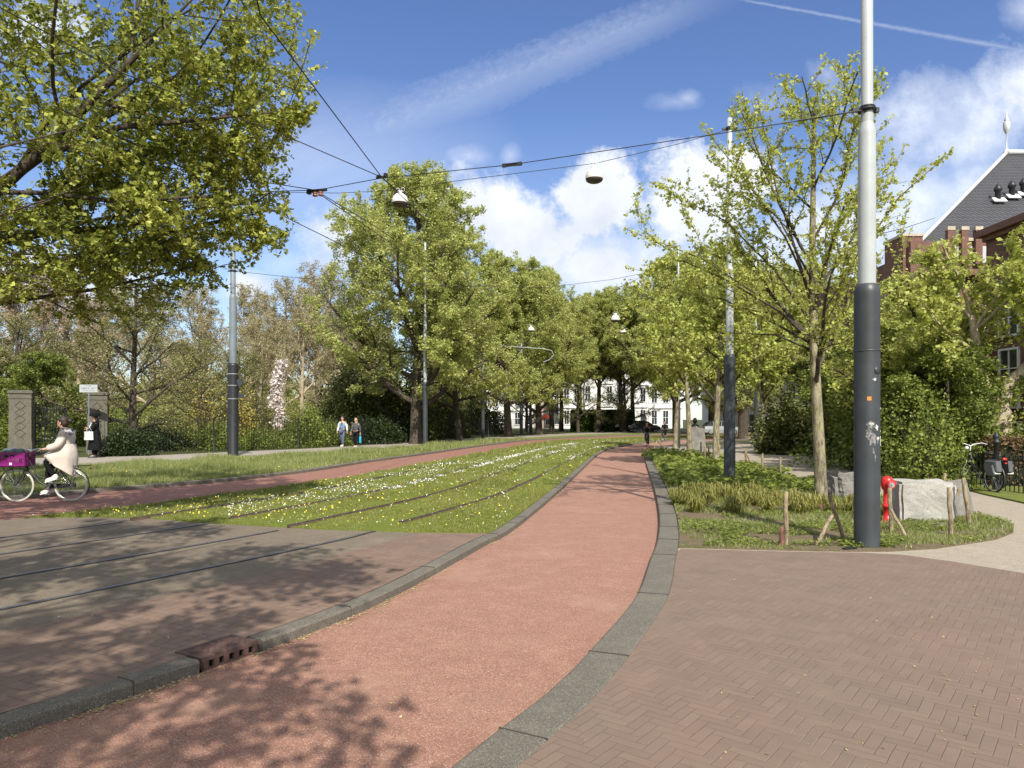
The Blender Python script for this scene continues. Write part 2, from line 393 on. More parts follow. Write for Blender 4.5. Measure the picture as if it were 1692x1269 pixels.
def strip(name, left, right, zt, zb, mat, bevel=0.018, seg=None):
    """a kerb: solid ribbon between two polylines"""
    m = MB(); n = len(left); rings = []
    for a, b in zip(left, right):
        a = Vector((a[0], a[1], 0)); b = Vector((b[0], b[1], 0)); t = (b - a).normalized()
        jz = (mnoise.noise(a * 1.3)) * 0.004
        rings.append([a + Vector((0, 0, zb)), a + Vector((0, 0, zt - bevel * .5 + jz)), a + t * bevel + Vector((0, 0, zt + jz)), b - t * bevel + Vector((0, 0, zt + jz)), b + Vector((0, 0, zt - bevel + jz)), b + Vector((0, 0, zb))])
    m.loft(rings, smooth=False); o = m.build(name, mat); o['kind'] = 'structure'
    j = MB(); acc = 0; jr = random.Random(len(left)); nxt = 1.2
    for i in range(len(left) - 1):
        a0, b0, a1, b1 = (Vector((*q, zt + .0035)) for q in (left[i], right[i], left[i + 1], right[i + 1])); L = (a1 - a0).length; acc += L
        if acc > nxt and a0.y < 45 and a0.y > 1:
            acc = 0; nxt = jr.uniform(.9, 2.2); d = (b0 - a0); c = (a0 + b0) / 2; j.box(c + Vector((0, 0, 0)), (d.length + .003, .0045, .0077), math.atan2(d.y, d.x))
            j.box(b0 + d.normalized() * .0005 - Vector((0, 0, .05)), (.003, .0045, .09), math.atan2(d.y, d.x)); j.box(a0 - d.normalized() * .0005 - Vector((0, 0, .05)), (.003, .0045, .09), math.atan2(d.y, d.x))
    if j.v: j.build('stone_joints', M['joint'], o)
    return o

NLo = smooth([(-14, -13), (-8, -3.2), (-5, 1.2), (-2.99, 4.24), (-2.58, 4.88), (-1.81, 6.27), (-1.29, 7.64), (-.59, 10.2), (-.09, 12.0), (1.04, 18.1), (2.3, 25.5), (4.55, 38.2), (7.0, 47), (11.5, 57), (18, 66), (30, 76), (55, 90)])
NLi = offset(NLo, .17)
NRi = smooth([(-7, -11), (-4, -4), (-1.6, 1.0), (-.31, 3.58), (.234, 4.6), (.732, 5.78), (1.24, 7.17), (1.705, 8.93), (2.17, 10.75), (2.8, 13.85), (3.78, 19.5), (5.65, 30.8), (7.0, 38.2), (9.2, 45), (13.5, 53.5), (20, 62), (32, 72), (57, 85)])
NRo = offset(NRi, .30)
RA = smooth([(-16, -14), (-8.2, .9), (-4.63, 6.57), (-2.79, 9.69), (-2.04, 11.34), (-.56, 15.4), (.5, 20), (2.42, 29.9), (4.5, 40), (7.3, 49.5), (12, 59), (19, 67.5), (31, 77.5), (56, 92)])
FL = smooth([(-24, -9), (-15, 2), (-11, 8.3), (-8.66, 12.3), (-7.37, 14.6), (-6.46, 16.8), (-5.19, 20.0), (-4.41, 23.2), (-2.6, 31.2), (.41, 44.9), (3.53, 55.8), (9.4, 66.6), (16.5, 75), (29, 85), (54, 100)])
FU = smooth([(-27, -7), (-18, 4.4), (-14.2, 10.6), (-11.4, 15.0), (-10.03, 17.3), (-7.9, 20.8), (-6.67, 24.6), (-5.8, 29.5), (-4.33, 35.6), (-1.46, 48.6), (1.67, 59.5), (7.6, 70.5), (14.8, 79), (27.5, 89), (52, 104)])
SE = smooth([(-13.5, -11.5), (-7, 1.2), (-4.12, 5.85), (-3.2, 7.27), (-2.45, 8.5), (-2.0, 9.6), (-1.38, 10.95)])
PN = smooth([(-30, 13), (-22, 21), (-17.5, 24.9), (-14.6, 27.2), (-11.8, 31.8), (-8.8, 36.9), (-7.1, 41.3), (-4.0, 50), (.2, 62), (7, 76), (14, 86), (27, 97)])
PF = smooth([(-38, 18), (-28, 26.5), (-22, 30.6), (-17.4, 32.6), (-14.3, 36.9), (-11.1, 42), (-7.6, 51), (-4.6, 59), (1, 73), (6, 83), (14, 93), (27, 104)])
def cut(pts, y0, y1): return [p for p in pts if y0 <= p[1] <= y1]

bigp = [(-900, -60), (900, -60), (900, 1400), (-900, 1400)]
poly('ground', bigp, -.14, M['ground'])
poly('bike_path', NLi + NRi[::-1], -.085, M['red'])
poly('far_bike_path', FL + FU[::-1], -.055, M['red_far'])
def dense(pts, st=.05, y0=4.6, y1=6.6):
    out = []
    for p, q in zip(pts, pts[1:]):
        if y0 < p[1] < y1:
            n = max(1, int(math.hypot(q[0] - p[0], q[1] - p[1]) / st))
            out += [(p[0] + (q[0] - p[0]) * i / n, p[1] + (q[1] - p[1]) * i / n) for i in range(n)]
        else: out.append(p)
    return out + [pts[-1]]
KD = dense(NLo); KI = offset(KD, .17); DC = min(range(len(KD)), key=lambda i: abs(KD[i][1] - 5.50)); DP = Vector(((KD[DC][0] + KI[DC][0]) / 2, (KD[DC][1] + KI[DC][1]) / 2))
DT = Vector((KD[DC + 1][0] - KD[DC - 1][0], KD[DC + 1][1] - KD[DC - 1][1])).normalized()
k0 = [i for i, p in enumerate(KD) if (Vector(p) - Vector(KD[DC])).dot(DT) < -.25]; k1 = [i for i, p in enumerate(KD) if (Vector(p) - Vector(KD[DC])).dot(DT) > .25 and p[1] > 5]
k0 = [i for i in k0 if KD[i][1] < 5.6]
strip('kerb_left', [KD[i] for i in k0], [KI[i] for i in k0], .004, -.13, M['kerb'])
strip('kerb_left', [KD[i] for i in k1], [KI[i] for i in k1], .004, -.13, M['kerb'])
strip('kerb_right', NRi, NRo, .004, -.13, M['kerb'])
FUk = offset(FU, -.2)
strip('far_kerb', FUk, FU, .045, -.13, M['kerb'])
# right side: beige asphalt under everything, brick sidewalk and island laid on it
gr = cut(NRo, -12, 45) + [(14, 48), (30, 62), (70, 80), (70, -12)]
poly('beige_path', gr, -.006, M['gravel'])
sw = cut(NRo, -12, 9.55) + [(2.24, 9.62), (3.5, 9.42), (4.5, 9.33), (4.95, 9.2), (5.35, 8.7), (5.9, 7.75), (7.2, 5.5), (11, -1), (17, -12)]
poly('brick_sidewalk', sw, 0.0, M['brick_right'], .03)
isl = cut(NRo, 9.62, 37.5) + [(7.9, 39.0), (8.7, 37), (8.9, 31), (8.5, 26), (8.0, 21), (7.95, 18), (8.3, 15.5), (8.45, 13.2), (8.15, 11.8), (7.58, 10.98), (6.9, 10.35), (6.2, 9.95), (5.6, 9.62), (4.9, 9.42), (4.3, 9.42), (3.5, 9.5), (2.24, 9.7)]
isl2 = [(p[0], p[1]) for p in isl]
poly('planting_strip', isl2, .012, M['island'], .05)
# left side
poly('tram_slab', cut(FL, -12, 12.8) + [(-8.2, 12.85), (-7.3, 12.75), (-6.3, 12.6), (-5.13, 12.05), (-3.03, 11.35), (-1.38, 11.0)] + [p for p in SE[::-1]], -.004, M['slab'])
bs_ = cut(NLo, -12, 11.0) + [(-.44, 10.95), (-1.36, 11.0)] + SE[::-1]
poly('brick_strip', bs_, 0.0, M['brick_left'])
tg = [(-8.5, 12.62), (-7.3, 12.72), (-6.3, 12.58), (-5.13, 12.02), (-3.03, 11.32), (-1.38, 10.97), (-.45, 10.9)] + cut(NLo, 11.0, 95) + [p for p in cut(FL, 12.7, 105)[::-1]]
poly('track_turf', tg, .008, M['turf'], .07)
poly('verge', cut(FUk, -8, 90) + [p for p in cut(PN, 12, 90)[::-1]], .03, M['verge'], .1)
poly('left_pavement', PN + PF[::-1], .034, M['pavement'], .05)
poly('park_ground', PF + [(40, 112), (40, 260), (-220, 260), (-220, 10)], .02, M['ground'])
# park paths and lawns seen through the trees
poly('park_lawn', [(-10, 66), (6, 90), (3, 118), (-30, 110), (-26, 70)], .026, M['verge'])
poly('park_path', [(-34, 120), (10, 124), (10, 127), (-34, 124)], .03, M['pavement'])
poly('park_path_left', [(-60, 60), (-16, 58), (-14, 63), (-60, 68)], .03, M['pavement'])
poly('garden_lawn', [(9.5, 9), (10.2, 13.6), (10.7, 16.5), (13.3, 26.2), (14.8, 39.5), (60, 44), (60, 9)], .03, M['verge'], .05)
poly('cross_street', [(14.5, 50), (70, 62), (70, 76), (24, 64)], -.001, M['slab'])

# rails
def grail(name, line, y0, y1, grass):
    pts = [p for p in line if y0 <= p[1] <= y1]; m = MB(); rings = []
    a = offset(pts, -.026); b = offset(pts, .026); zt = .006 if not grass else .044
    for p, q in zip(a, b): rings.append([Vector((p[0], p[1], -.1)), Vector((p[0], p[1], zt)), Vector((q[0], q[1], zt)), Vector((q[0], q[1], -.1))])
    m.loft(rings, smooth=False); o = m.build(name, M['steel'] if not grass else M['railg']); o['kind'] = 'structure'
    m = MB(); rings = []; a = offset(pts, .028); b = offset(pts, .054); zt = .0015 if not grass else .03
    for p, q in zip(a, b): rings.append([Vector((p[0], p[1], -.1)), Vector((p[0], p[1], zt)), Vector((q[0], q[1], zt)), Vector((q[0], q[1], -.1))])
    m.loft(rings, smooth=False); g = m.build('rail_groove', M['groove'] if not grass else M['rust'], o)
    return o
M['railg'] = simple('rail_in_grass', (.10, .075, .055), .5, .5, .3, 10)
for off in (0, -1.435, -3.0, -4.435):
    ln = offset(RA, off)
    grail('tram_rail', ln, -12, 12.2 if off < -2 else 11.4, False)
    grail('tram_rail', ln, 12.25 if off < -2 else 11.45, 90, True)

# drain in the left kerb
dr = empty('kerb_drain', (DP.x, DP.y, 0), "rusty cast iron drain box set into the kerb with a chequered lid", "drain", rz=math.atan2(DT.y, DT.x))
M['drain'] = simple('drain_iron', (.115, .068, .055), .6, .3, .3, 12, .3)
m = MB(); L_, D_ = .50, .30
m.box((0, .075, .001), (L_, D_, .018)); 
for i in range(16):
    for j in range(8):
        x = -L_ / 2 + .045 + i * .028; y = .075 - D_ / 2 + .04 + j * .032
        m.box((x, y, .012), (.022, .009, .006), R(40 if (i + j) % 2 else -40))
m.build('lid', M['drain'], dr)
m = MB(); m.box((0, -.075, -.008), (L_, .02, .022)); m.box((0, -.075, -.078), (L_, .02, .016))
for i in range(6): m.box((-L_ / 2 + .03 + i * (L_ - .06) / 5, -.075, -.045), (.045, .02, .056))
m.box((-L_ / 2 + .008, .0, -.045), (.016, .14, .08)); m.box((L_ / 2 - .008, 0, -.045), (.016, .14, .08))
m.build('grille', M['drain'], dr)
m = MB(); m.box((0, -.04, -.045), (L_ - .04, .01, .08)); m.build('opening', M['groove'], dr)

# ------------------------------------------------------------------ plants
rng = np.random.default_rng(7)
def inside(px, py, polyg):
    P = np.array(polyg); x = P[:, 0]; y = P[:, 1]; r = np.zeros(len(px), bool); j = len(P) - 1
    for i in range(len(P)):
        c = ((y[i] > py) != (y[j] > py)) & (px < (x[j] - x[i]) * (py - y[i]) / (y[j] - y[i] + 1e-12) + x[i]); r ^= c; j = i
    return r
def scatter(polyg, n, yb=2.0, ymin=None, ymax=None):
    """points in polygon, denser towards the viewer"""
    P = np.array(polyg); x0, x1 = P[:, 0].min(), P[:, 0].max(); y0, y1 = P[:, 1].min(), P[:, 1].max()
    if ymin: y0 = ymin
    if ymax: y1 = min(y1, ymax)
    out = []; tot = 0
    while tot < n:
        u = rng.random(n * 4); p = yb - 1
        yy = (y0 ** -p + u * (y1 ** -p - y0 ** -p)) ** (-1 / p) if p > 0 else y0 + u * (y1 - y0)
        wx = np.minimum(x1, .74 * yy + 1) ; wn = np.maximum(x0, -.74 * yy - 1)
        xx = wn + rng.random(n * 4) * (wx - wn)
        # keep area-uniform across x
        keep = (rng.random(n * 4) < (wx - wn) / (wx - wn).max()) & inside(xx, yy, P)
        q = np.stack([xx[keep], yy[keep]], 1); out.append(q); tot += len(q)
    return np.concatenate(out)[:n]
def blades(name, pts, h, wd, z0, mat, lean=.5, vary=.5, tri=True, kind='stuff'):
    n = len(pts); hh = h * (1 - vary + rng.random(n) * vary * 1.6) if np.isscalar(h) else h
    a = rng.random(n) * 2 * np.pi; dirx, diry = np.cos(a), np.sin(a); b = rng.random(n) * 2 * np.pi
    lx = np.cos(b) * hh * lean * rng.random(n); ly = np.sin(b) * hh * lean * rng.random(n)
    z = np.full(n, z0); w2 = wd / 2 if np.isscalar(wd) else wd / 2
    v = np.stack([np.stack([pts[:, 0] - dirx * w2, pts[:, 1] - diry * w2, z], 1), np.stack([pts[:, 0] + dirx * w2, pts[:, 1] + diry * w2, z], 1),
                  np.stack([pts[:, 0] + lx, pts[:, 1] + ly, z + hh], 1)], 1).reshape(-1, 3)
    f = np.arange(n * 3).reshape(-1, 3)
    o = link_mesh(name, np_mesh(name, v, f), mat); tag(o, kind=kind); return o
def quads_at(name, pts, size, mat, nrm_up=.6, parent=None, kind=None, squash=.7, link=True):
    """leaf shaped faces, one per point, random turn"""
    n = len(pts); s = size * (.45 + rng.random(n) ** 1.5 * 1.2)
    nv = rng.normal(size=(n, 3)); nv /= np.linalg.norm(nv, axis=1)[:, None] + 1e-9; nv[:, 2] = np.abs(nv[:, 2]) + nrm_up; nv /= np.linalg.norm(nv, axis=1)[:, None]
    t = rng.normal(size=(n, 3)); t -= (t * nv).sum(1)[:, None] * nv; t /= np.linalg.norm(t, axis=1)[:, None] + 1e-9
    b = np.cross(nv, t); s = s[:, None]
    v = np.stack([pts - t * s * .5, pts + b * s * .5 * squash - t * s * .05, pts + t * s * .55, pts - b * s * .5 * squash - t * s * .05], 1).reshape(-1, 3)
    me = np_mesh(name, v, np.arange(n * 4).reshape(-1, 4))
    if not link: me.materials.append(mat); return me
    o = link_mesh(name, me, mat, parent)
    if kind: o['kind'] = kind
    return o

# ---- trees
class Skel:
    def __init__(s, seed): s.r = random.Random(seed); s.thick = []; s.thin = []; s.leaf = []
def unit(r):
    while True:
        v = Vector((r.uniform(-1, 1), r.uniform(-1, 1), r.uniform(-1, 1)))
        if .05 < v.length < 1: return v.normalized()
def profile_env(prof, seed, lump=.16):
    zs = [p[0] for p in prof]; rs = [p[1] for p in prof]; rr = random.Random(seed); ph = [rr.uniform(0, 6.28) for _ in range(4)]
    def env(q):
        if q.z < zs[0] or q.z > zs[-1]: return False
        for i in range(len(zs) - 1):
            if q.z <= zs[i + 1]:
                t = (q.z - zs[i]) / (zs[i + 1] - zs[i]); rad = rs[i] * (1 - t) + rs[i + 1] * t; break
        th = math.atan2(q.y, q.x); rad *= 1 + lump * math.sin(3 * th + ph[0] + q.z * .5) + lump * .6 * math.sin(5 * th + ph[1] - q.z * .9)
        return q.x * q.x + q.y * q.y < rad * rad
    return env
def grow(sk, p, d, L, r, dep, cfg, env):
    R_ = sk.r; ns = cfg['nseg'][dep]; st = L / ns; pts = [p.copy()]; rad = [r]; ds = [d]
    last = len(cfg['nseg']) - 1
    for i in range(ns):
        d = (d + unit(R_) * cfg['wob'][dep] + Vector((0, 0, cfg['trop'][dep]))).normalized(); q = p + d * st
        if dep > 0 and not env(q): break
        p = q; pts.append(p.copy()); rad.append(r * (1 - cfg.get('taper', .62) * (i + 1) / ns)); ds.append(d)
    if len(pts) < 2: return
    finish(sk, pts, rad, ds, L, dep, cfg, env)
def finish(sk, pts, rad, ds, L, dep, cfg, env):
    R_ = sk.r; last = len(cfg['nseg']) - 1; n = len(pts) - 1
    (sk.thick if dep <= cfg.get('thick', 2) else sk.thin).append((pts, rad))
    if dep >= cfg['leafdep']:
        for i in range(n):
            a, b = pts[i], pts[i + 1]; k = max(1, int((b - a).length / cfg['leafstep'] + R_.random()))
            for j in range(k): sk.leaf.append(a.lerp(b, (j + R_.random()) / k))
    if dep < last:
        nc = cfg['nch'][dep]; nc = max(1, int(round(nc * (n / cfg['nseg'][dep]) * R_.uniform(.8, 1.2)))) if dep > 0 else nc
        az = R_.uniform(0, 6.28)
        for k in range(nc):
            t = cfg['t0'][dep] + (1 - cfg['t0'][dep]) * (k + R_.random() * .9) / nc; x = t * n; i = min(int(x), n - 1); q = pts[i].lerp(pts[i + 1], x - i)
            dd = ds[min(i + 1, n)]; az += 2.4 + R_.uniform(-.5, .5)
            o1 = dd.orthogonal().normalized(); o2 = dd.cross(o1); a = cfg['ang'][dep] * R_.uniform(.75, 1.25)
            if dep == 0: a *= 1.15 - .45 * t
            cdv = dd * math.cos(a) + (o1 * math.cos(az) + o2 * math.sin(az)) * math.sin(a)
            lr = rad[i] * (1 - (x - i)) + rad[min(i + 1, n)] * (x - i)
            grow(sk, q, cdv, L * cfg['lr'][dep] * (1 - cfg.get('lt', .45) * t) * R_.uniform(.75, 1.2), min(lr * .8, lr * cfg.get('rr', .55)), dep + 1, cfg, env)
def seg_mesh(polys, n=3, minr=.003):
    """all thin twigs as prisms in numpy"""
    A = []; B = []; ra = []; rb = []
    for pts, rad in polys:
        for i in range(len(pts) - 1): A.append(pts[i]); B.append(pts[i + 1]); ra.append(rad[i]); rb.append(rad[i + 1])
    if not A: return np.zeros((0, 3)), np.zeros((0, 4), int)
    A = np.array(A); B = np.array(B); ra = np.maximum(np.array(ra), minr); rb = np.maximum(np.array(rb), minr)
    t = B - A; t /= np.linalg.norm(t, axis=1)[:, None] + 1e-9
    h = np.where(np.abs(t[:, 2:3]) > .9, np.array([[1., 0, 0]]), np.array([[0, 0, 1.]])); a = np.cross(t, h); a /= np.linalg.norm(a, axis=1)[:, None]; b = np.cross(a, t)
    V = []
    for k in range(n):
        th = 2 * np.pi * k / n; o = a * np.cos(th) + b * np.sin(th); V.append(A + o * ra[:, None]); V.append(B + o * rb[:, None])
    V = np.stack(V, 1); m = len(A); base = (np.arange(m) * 2 * n)[:, None]; F = []
    for k in range(n):
        k2 = (k + 1) % n; F.append(base + np.array([[2 * k, 2 * k2, 2 * k2 + 1, 2 * k + 1]]))
    return V.reshape(-1, 3), np.stack(F, 1).reshape(-1, 4)
def tube_np(pts, rad, n=8, rough=0.0):
    m = MB(); m.tube(pts, rad, n, cap=False); v = np.array(m.v)
    return v, np.array(m.f)
def tree_meshes(sk, cfg, name):
    V = []; F = []; b = 0
    V2 = []; F2 = []; b2 = 0
    for ti, (pts, rad) in enumerate(sk.thick):
        n = 10 if rad[0] > .12 else (7 if rad[0] > .05 else 5)
        v, f = tube_np(pts, rad, n)
        if ti == 0 or (rad[0] > .06 and not cfg.get('split')): V.append(v); F.append(f + b); b += len(v)
        else: V2.append(v); F2.append(f + b2); b2 += len(v)
    trunk = np_mesh(name + '_trunk', np.concatenate(V), np.concatenate(F)); trunk.polygons.foreach_set('use_smooth', [True] * len(trunk.polygons))
    trunk.materials.append(cfg['bark'])
    v, f = seg_mesh(sk.thin, 3, cfg.get('minr', .004)); twig = None
    if V2: v = np.concatenate(V2 + [v]) if len(v) else np.concatenate(V2); f = np.concatenate(F2 + [f + b2]) if len(f) else np.concatenate(F2)
    if len(v): twig = np_mesh(name + '_twigs', v, f); twig.materials.append(cfg.get('twig', cfg['bark']))
    leaf = None
    if cfg.get('k', 0) > 0 and sk.leaf:
        P = np.array(sk.leaf, dtype=np.float64); k = cfg['k']; P = np.repeat(P, k, 0) + rng.normal(size=(len(P) * k, 3)) * cfg['spread']
        leaf = quads_at(name + '_leaves', P, cfg['size'], cfg['leafm'], cfg.get('up', .35), squash=cfg.get('squash', .75), link=False)
    return trunk, twig, leaf
def place_tree(ms, loc, rz, s, label, cat='tree', group=None, name='tree', sz=None):
    e = empty(name, loc, label, cat, group, rz); e.scale = (s, s, sz or s)
    link_mesh('trunk', ms[0], None, e)
    if ms[1]: link_mesh('branches', ms[1], None, e)
    if ms[2]: link_mesh('crown', ms[2], None, e)
    return e
def make_tree(seed, H, trunk_top, r0, env, cfg, name, lean=(0, 0), limbs=None):
    sk = Skel(seed)
    n = cfg['nseg'][0]; pts = []; rad = []; ds = []
    for i in range(n + 1):
        t = i / n; z = t * trunk_top
        pts.append(Vector((lean[0] * t + math.sin(t * 5 + seed) * .04 * trunk_top * .2, lean[1] * t + math.cos(t * 4 + seed) * .03 * trunk_top * .2, z)))
        rad.append(r0 * (1.25 if i == 0 else 1) * (1 - cfg.get('ttaper', .75) * t)); ds.append(Vector((0, 0, 1)))
    pts.insert(1, pts[0].lerp(pts[1], .25)); rad.insert(1, r0 * 1.02); ds.insert(1, Vector((0, 0, 1)))
    finish(sk, pts, rad, ds, H, 0, cfg, env)
    if limbs:
        for L in limbs:
            P = [Vector(p) for p in L[0]]; rr = L[1]; D = [(P[min(i + 1, len(P) - 1)] - P[max(0, i - 1)]).normalized() for i in range(len(P))]
            rd = [rr * (1 - .93 * i / (len(P) - 1)) for i in range(len(P))]
            ln = sum((P[i + 1] - P[i]).length for i in range(len(P) - 1)); finish(sk, P, rd, D, ln, 1, cfg, env)
            if cfg.get('split'):
                for q_ in range(int(len(P) * 14)):
                    t_ = len(P) - 1 - sk.r.random() ** 1.3 * (len(P) - 1) * .55; i_ = min(int(t_), len(P) - 2); sk.leaf.append(P[i_].lerp(P[i_ + 1], t_ - i_) + unit(sk.r) * .05)
    return tree_meshes(sk, cfg, name)

M['bark_dark'] = bark_mat('bark_dark', (.03, .022, .015), (.085, .065, .045))
M['bark_grey'] = bark_mat('bark_grey', (.085, .068, .042), (.31, .27, .17))
M['bark_tan'] = bark_mat('bark_tan', (.25, .20, .135), (.46, .38, .27))
M['leaf_lime'] = leaf_mat('leaf_lime', (.27, .31, .04), (.64, .66, .20), .46)
M['leaf_elm'] = leaf_mat('leaf_elm', (.28, .32, .06), (.66, .68, .25), .5)
M['leaf_elm2'] = leaf_mat('leaf_elm_top', (.11, .145, .018), (.60, .62, .13), .42)
M['leaf_mid'] = leaf_mat('leaf_mid', (.09, .13, .018), (.30, .34, .07), .4)
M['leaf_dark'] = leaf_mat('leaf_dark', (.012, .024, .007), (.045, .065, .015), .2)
M['leaf_olive'] = leaf_mat('leaf_olive', (.20, .20, .06), (.42, .40, .16), .42)
M['leaf_tan'] = leaf_mat('leaf_tan', (.30, .27, .12), (.54, .48, .27), .40)
M['leaf_pink'] = leaf_mat('leaf_pink', (.32, .24, .15), (.54, .43, .31), .38)
M['leaf_yellow'] = leaf_mat('leaf_yellow', (.35, .28, .05), (.55, .45, .10), .35)
M['leaf_white'] = leaf_mat('petal_white', (.62, .52, .48), (.80, .74, .70), .3)
M['leaf_hedge'] = leaf_mat('leaf_hedge', (.05, .10, .015), (.13, .20, .03), .25)
M['leaf_beech'] = leaf_mat('leaf_beech', (.12, .075, .035), (.25, .17, .085), .3)
M['leaf_yew'] = leaf_mat('leaf_yew', (.045, .06, .012), (.16, .175, .045), .25)
TAU = 2 * math.pi
cfg_elm = dict(nseg=[8, 7, 5, 4, 3], wob=[.05, .16, .22, .3, .3], trop=[0, .05, .03, .02, .03], nch=[26, 11, 7, 5], t0=[.22, .15, .2, .2], ang=[R(60), R(46), R(48), R(50)],
               lr=[.54, .50, .48, .50], leafdep=3, leafstep=.19, k=6, spread=.11, size=.125, leafm=M['leaf_elm'], bark=M['bark_dark'], twig=M['bark_grey'], thick=2, minr=.008, up=.3, rr=.55)
prof_elm = [(2.8, 3.4), (4.2, 6.2), (7.0, 8.0), (10, 8.0), (12.5, 7.0), (14.8, 5.4), (17, 3.4), (18.6, 1.6)]
elmA = make_tree(11, 17, 16.5, .40, profile_env(prof_elm, 3), cfg_elm, 'elm')
elmB = make_tree(12, 16, 14.0, .38, profile_env([(3.2, 2.8), (4.6, 5.2), (8, 6.8), (11, 6.6), (14, 5.2), (16.5, 3.0), (18.3, .8)], 5), cfg_elm, 'elm_b', lean=(.6, .2))
elmC = make_tree(13, 17, 15.0, .36, profile_env([(6.2, 2.5), (7.4, 5.4), (10, 7.0), (13, 6.4), (16, 4.4), (18.8, 1.4)], 15), dict(cfg_elm, nch=[22, 11, 7, 5], t0=[.38, .15, .2, .2], ang=[R(50), R(46), R(48), R(50)]), 'elm_c', lean=(.5, 0))
cfg_y = dict(split=True, nseg=[10, 8, 6, 4], wob=[.05, .14, .24, .32], trop=[0, .06, .04, .03], nch=[17, 9, 6], t0=[.33, .15, .12], ang=[R(50), R(40), R(42)],
             lr=[.44, .42, .42], leafdep=2, leafstep=.075, k=5, spread=.032, size=.062, leafm=M['leaf_lime'], bark=M['bark_grey'], twig=M['bark_dark'], thick=1, minr=.004, up=.2, rr=.5, lt=.35)
prof_y = [(2.5, 1.0), (3.1, 2.6), (4.3, 3.5), (5.4, 3.3), (6.6, 2.4), (7.6, 1.5), (8.8, .7)]
lim_y = [([(0, 0, 3.3), (-1.0, .2, 4.2), (-2.3, .1, 5.0), (-3.9, 0, 5.6)], .035), ([(0, 0, 3.2), (-.9, -.3, 3.9), (-2.0, -.4, 4.5), (-3.0, -.5, 4.9), (-3.6, -.5, 4.6)], .032),
         ([(0, 0, 3.6), (-.4, 0, 5), (-.8, .1, 6.4), (-1.2, .1, 8.3)], .04), ([(0, 0, 3.8), (.8, .1, 5.0), (1.6, 0, 6.2), (2.6, -.1, 7.1)], .036), ([(0, 0, 3.4), (.9, -.2, 4.0), (2.0, -.2, 4.7), (3.1, -.2, 5.0)], .034),
           ([(0, 0, 3.5), (-.8, .2, 4.8), (-1.8, .2, 5.8), (-3.0, .2, 6.4)], .034), ([(0, 0, 4.0), (-.7, -.1, 5.4), (-1.6, -.2, 6.6), (-2.4, -.2, 7.6)], .03), ([(0, 0, 4.2), (.5, .3, 5.6), (1.1, .3, 6.6), (1.5, .3, 7.5)], .03), ([(0, 0, 3.2), (-.6, .8, 3.8), (-1.5, 1.4, 4.4), (-2.6, 1.8, 4.7)], .03),
       ([(-.1, 0, 4.5), (-.9, -.3, 5.7), (-2.2, -.3, 6.9)], .026), ([(0, 0, 3.1), (-.7, .4, 3.5), (-1.7, .8, 3.6), (-2.7, .9, 3.3)], .026), ([(0, 0, 3.3), (.6, .6, 3.9), (1.4, 1.2, 4.1), (2.2, 1.4, 3.9)], .026)]
youngA = make_tree(21, 8.8, 8.0, .125, profile_env([(2.3, 2.2), (3.1, 3.6), (4.3, 4.5), (5.8, 4.2), (6.6, 3.0), (7.5, 1.9), (8.3, 1.5), (8.7, .9)], 8, .15), dict(cfg_y, nch=[11, 9, 6], lr=[.40, .44, .44], trop=[0, .09, .06, .03], lt=.2, leafstep=.085), 'young_elm', lean=(-.08, .05), limbs=lim_y)
cfg_y2 = dict(cfg_y); cfg_y2.update(k=5, size=.11, spread=.06, leafstep=.11, nch=[16, 8, 6])
youngB = make_tree(23, 8.2, 7.4, .13, profile_env([(2.0, 1.2), (2.8, 2.6), (4.5, 3.3), (6, 2.6), (7.4, 1.3), (8.2, .5)], 9, .2), cfg_y2, 'young_elm_b', lean=(.3, 0))
cfg_bare = dict(nseg=[8, 7, 5, 4, 3], wob=[.06, .2, .25, .3, .3], trop=[0, .07, .05, .03, .02], nch=[13, 8, 7, 6], t0=[.3, .2, .2, .15], ang=[R(46), R(42), R(42), R(45)],
                lr=[.5, .5, .5, .5], leafdep=4, leafstep=.8, k=2, spread=.15, size=.12, leafm=M['leaf_tan'], bark=M['bark_tan'], twig=M['bark_tan'], thick=2, minr=.013, rr=.55)
bareA = make_tree(31, 16, 14, .35, profile_env([(2.5, 3), (5, 5.5), (9, 6), (13, 4.5), (17, 1.5)], 4), cfg_bare, 'bare')
cfg_bp = dict(cfg_bare); cfg_bp.update(leafm=M['leaf_pink'], k=3, leafstep=.5)
bareB = make_tree(32, 14, 12, .35, profile_env([(2, 3), (4, 5.5), (8, 6), (12, 4.5), (15, 1.5)], 6), cfg_bp, 'bare_b')
cfg_sp = dict(nseg=[8, 8, 6, 4], wob=[.04, .16, .25, .35], trop=[0, .035, .0, .0], nch=[22, 11, 8], t0=[.16, .12, .15], ang=[R(66), R(42), R(48)],
              lr=[.62, .42, .42], leafdep=2, leafstep=.13, k=4, spread=.10, size=.075, leafm=M['leaf_olive'], bark=M['bark_dark'], twig=M['bark_dark'], thick=1, minr=.009, rr=.5)
spreadA = make_tree(41, 8.8, 8.6, .22, profile_env([(1.0, 3.2), (2, 4.9), (4.5, 5.0), (6.8, 3.6), (8.8, 1.2)], 2, .12), cfg_sp, 'spread')
cfg_sg = dict(cfg_sp); cfg_sg.update(leafm=M['leaf_mid'], k=5, size=.11)
spreadG = make_tree(42, 6.5, 6.0, .16, profile_env([(.5, 2.4), (2, 3.6), (4.5, 3.2), (6.5, .9)], 7, .15), cfg_sg, 'green')
cfg_ly = dict(cfg_sg); cfg_ly.update(leafm=M['leaf_lime'], k=4, size=.10)
limeS = make_tree(43, 6.5, 5.6, .16, profile_env([(1.6, 1.6), (2.6, 3.2), (4.5, 3.4), (6.2, 1.6)], 17, .18), cfg_ly, 'limeb')

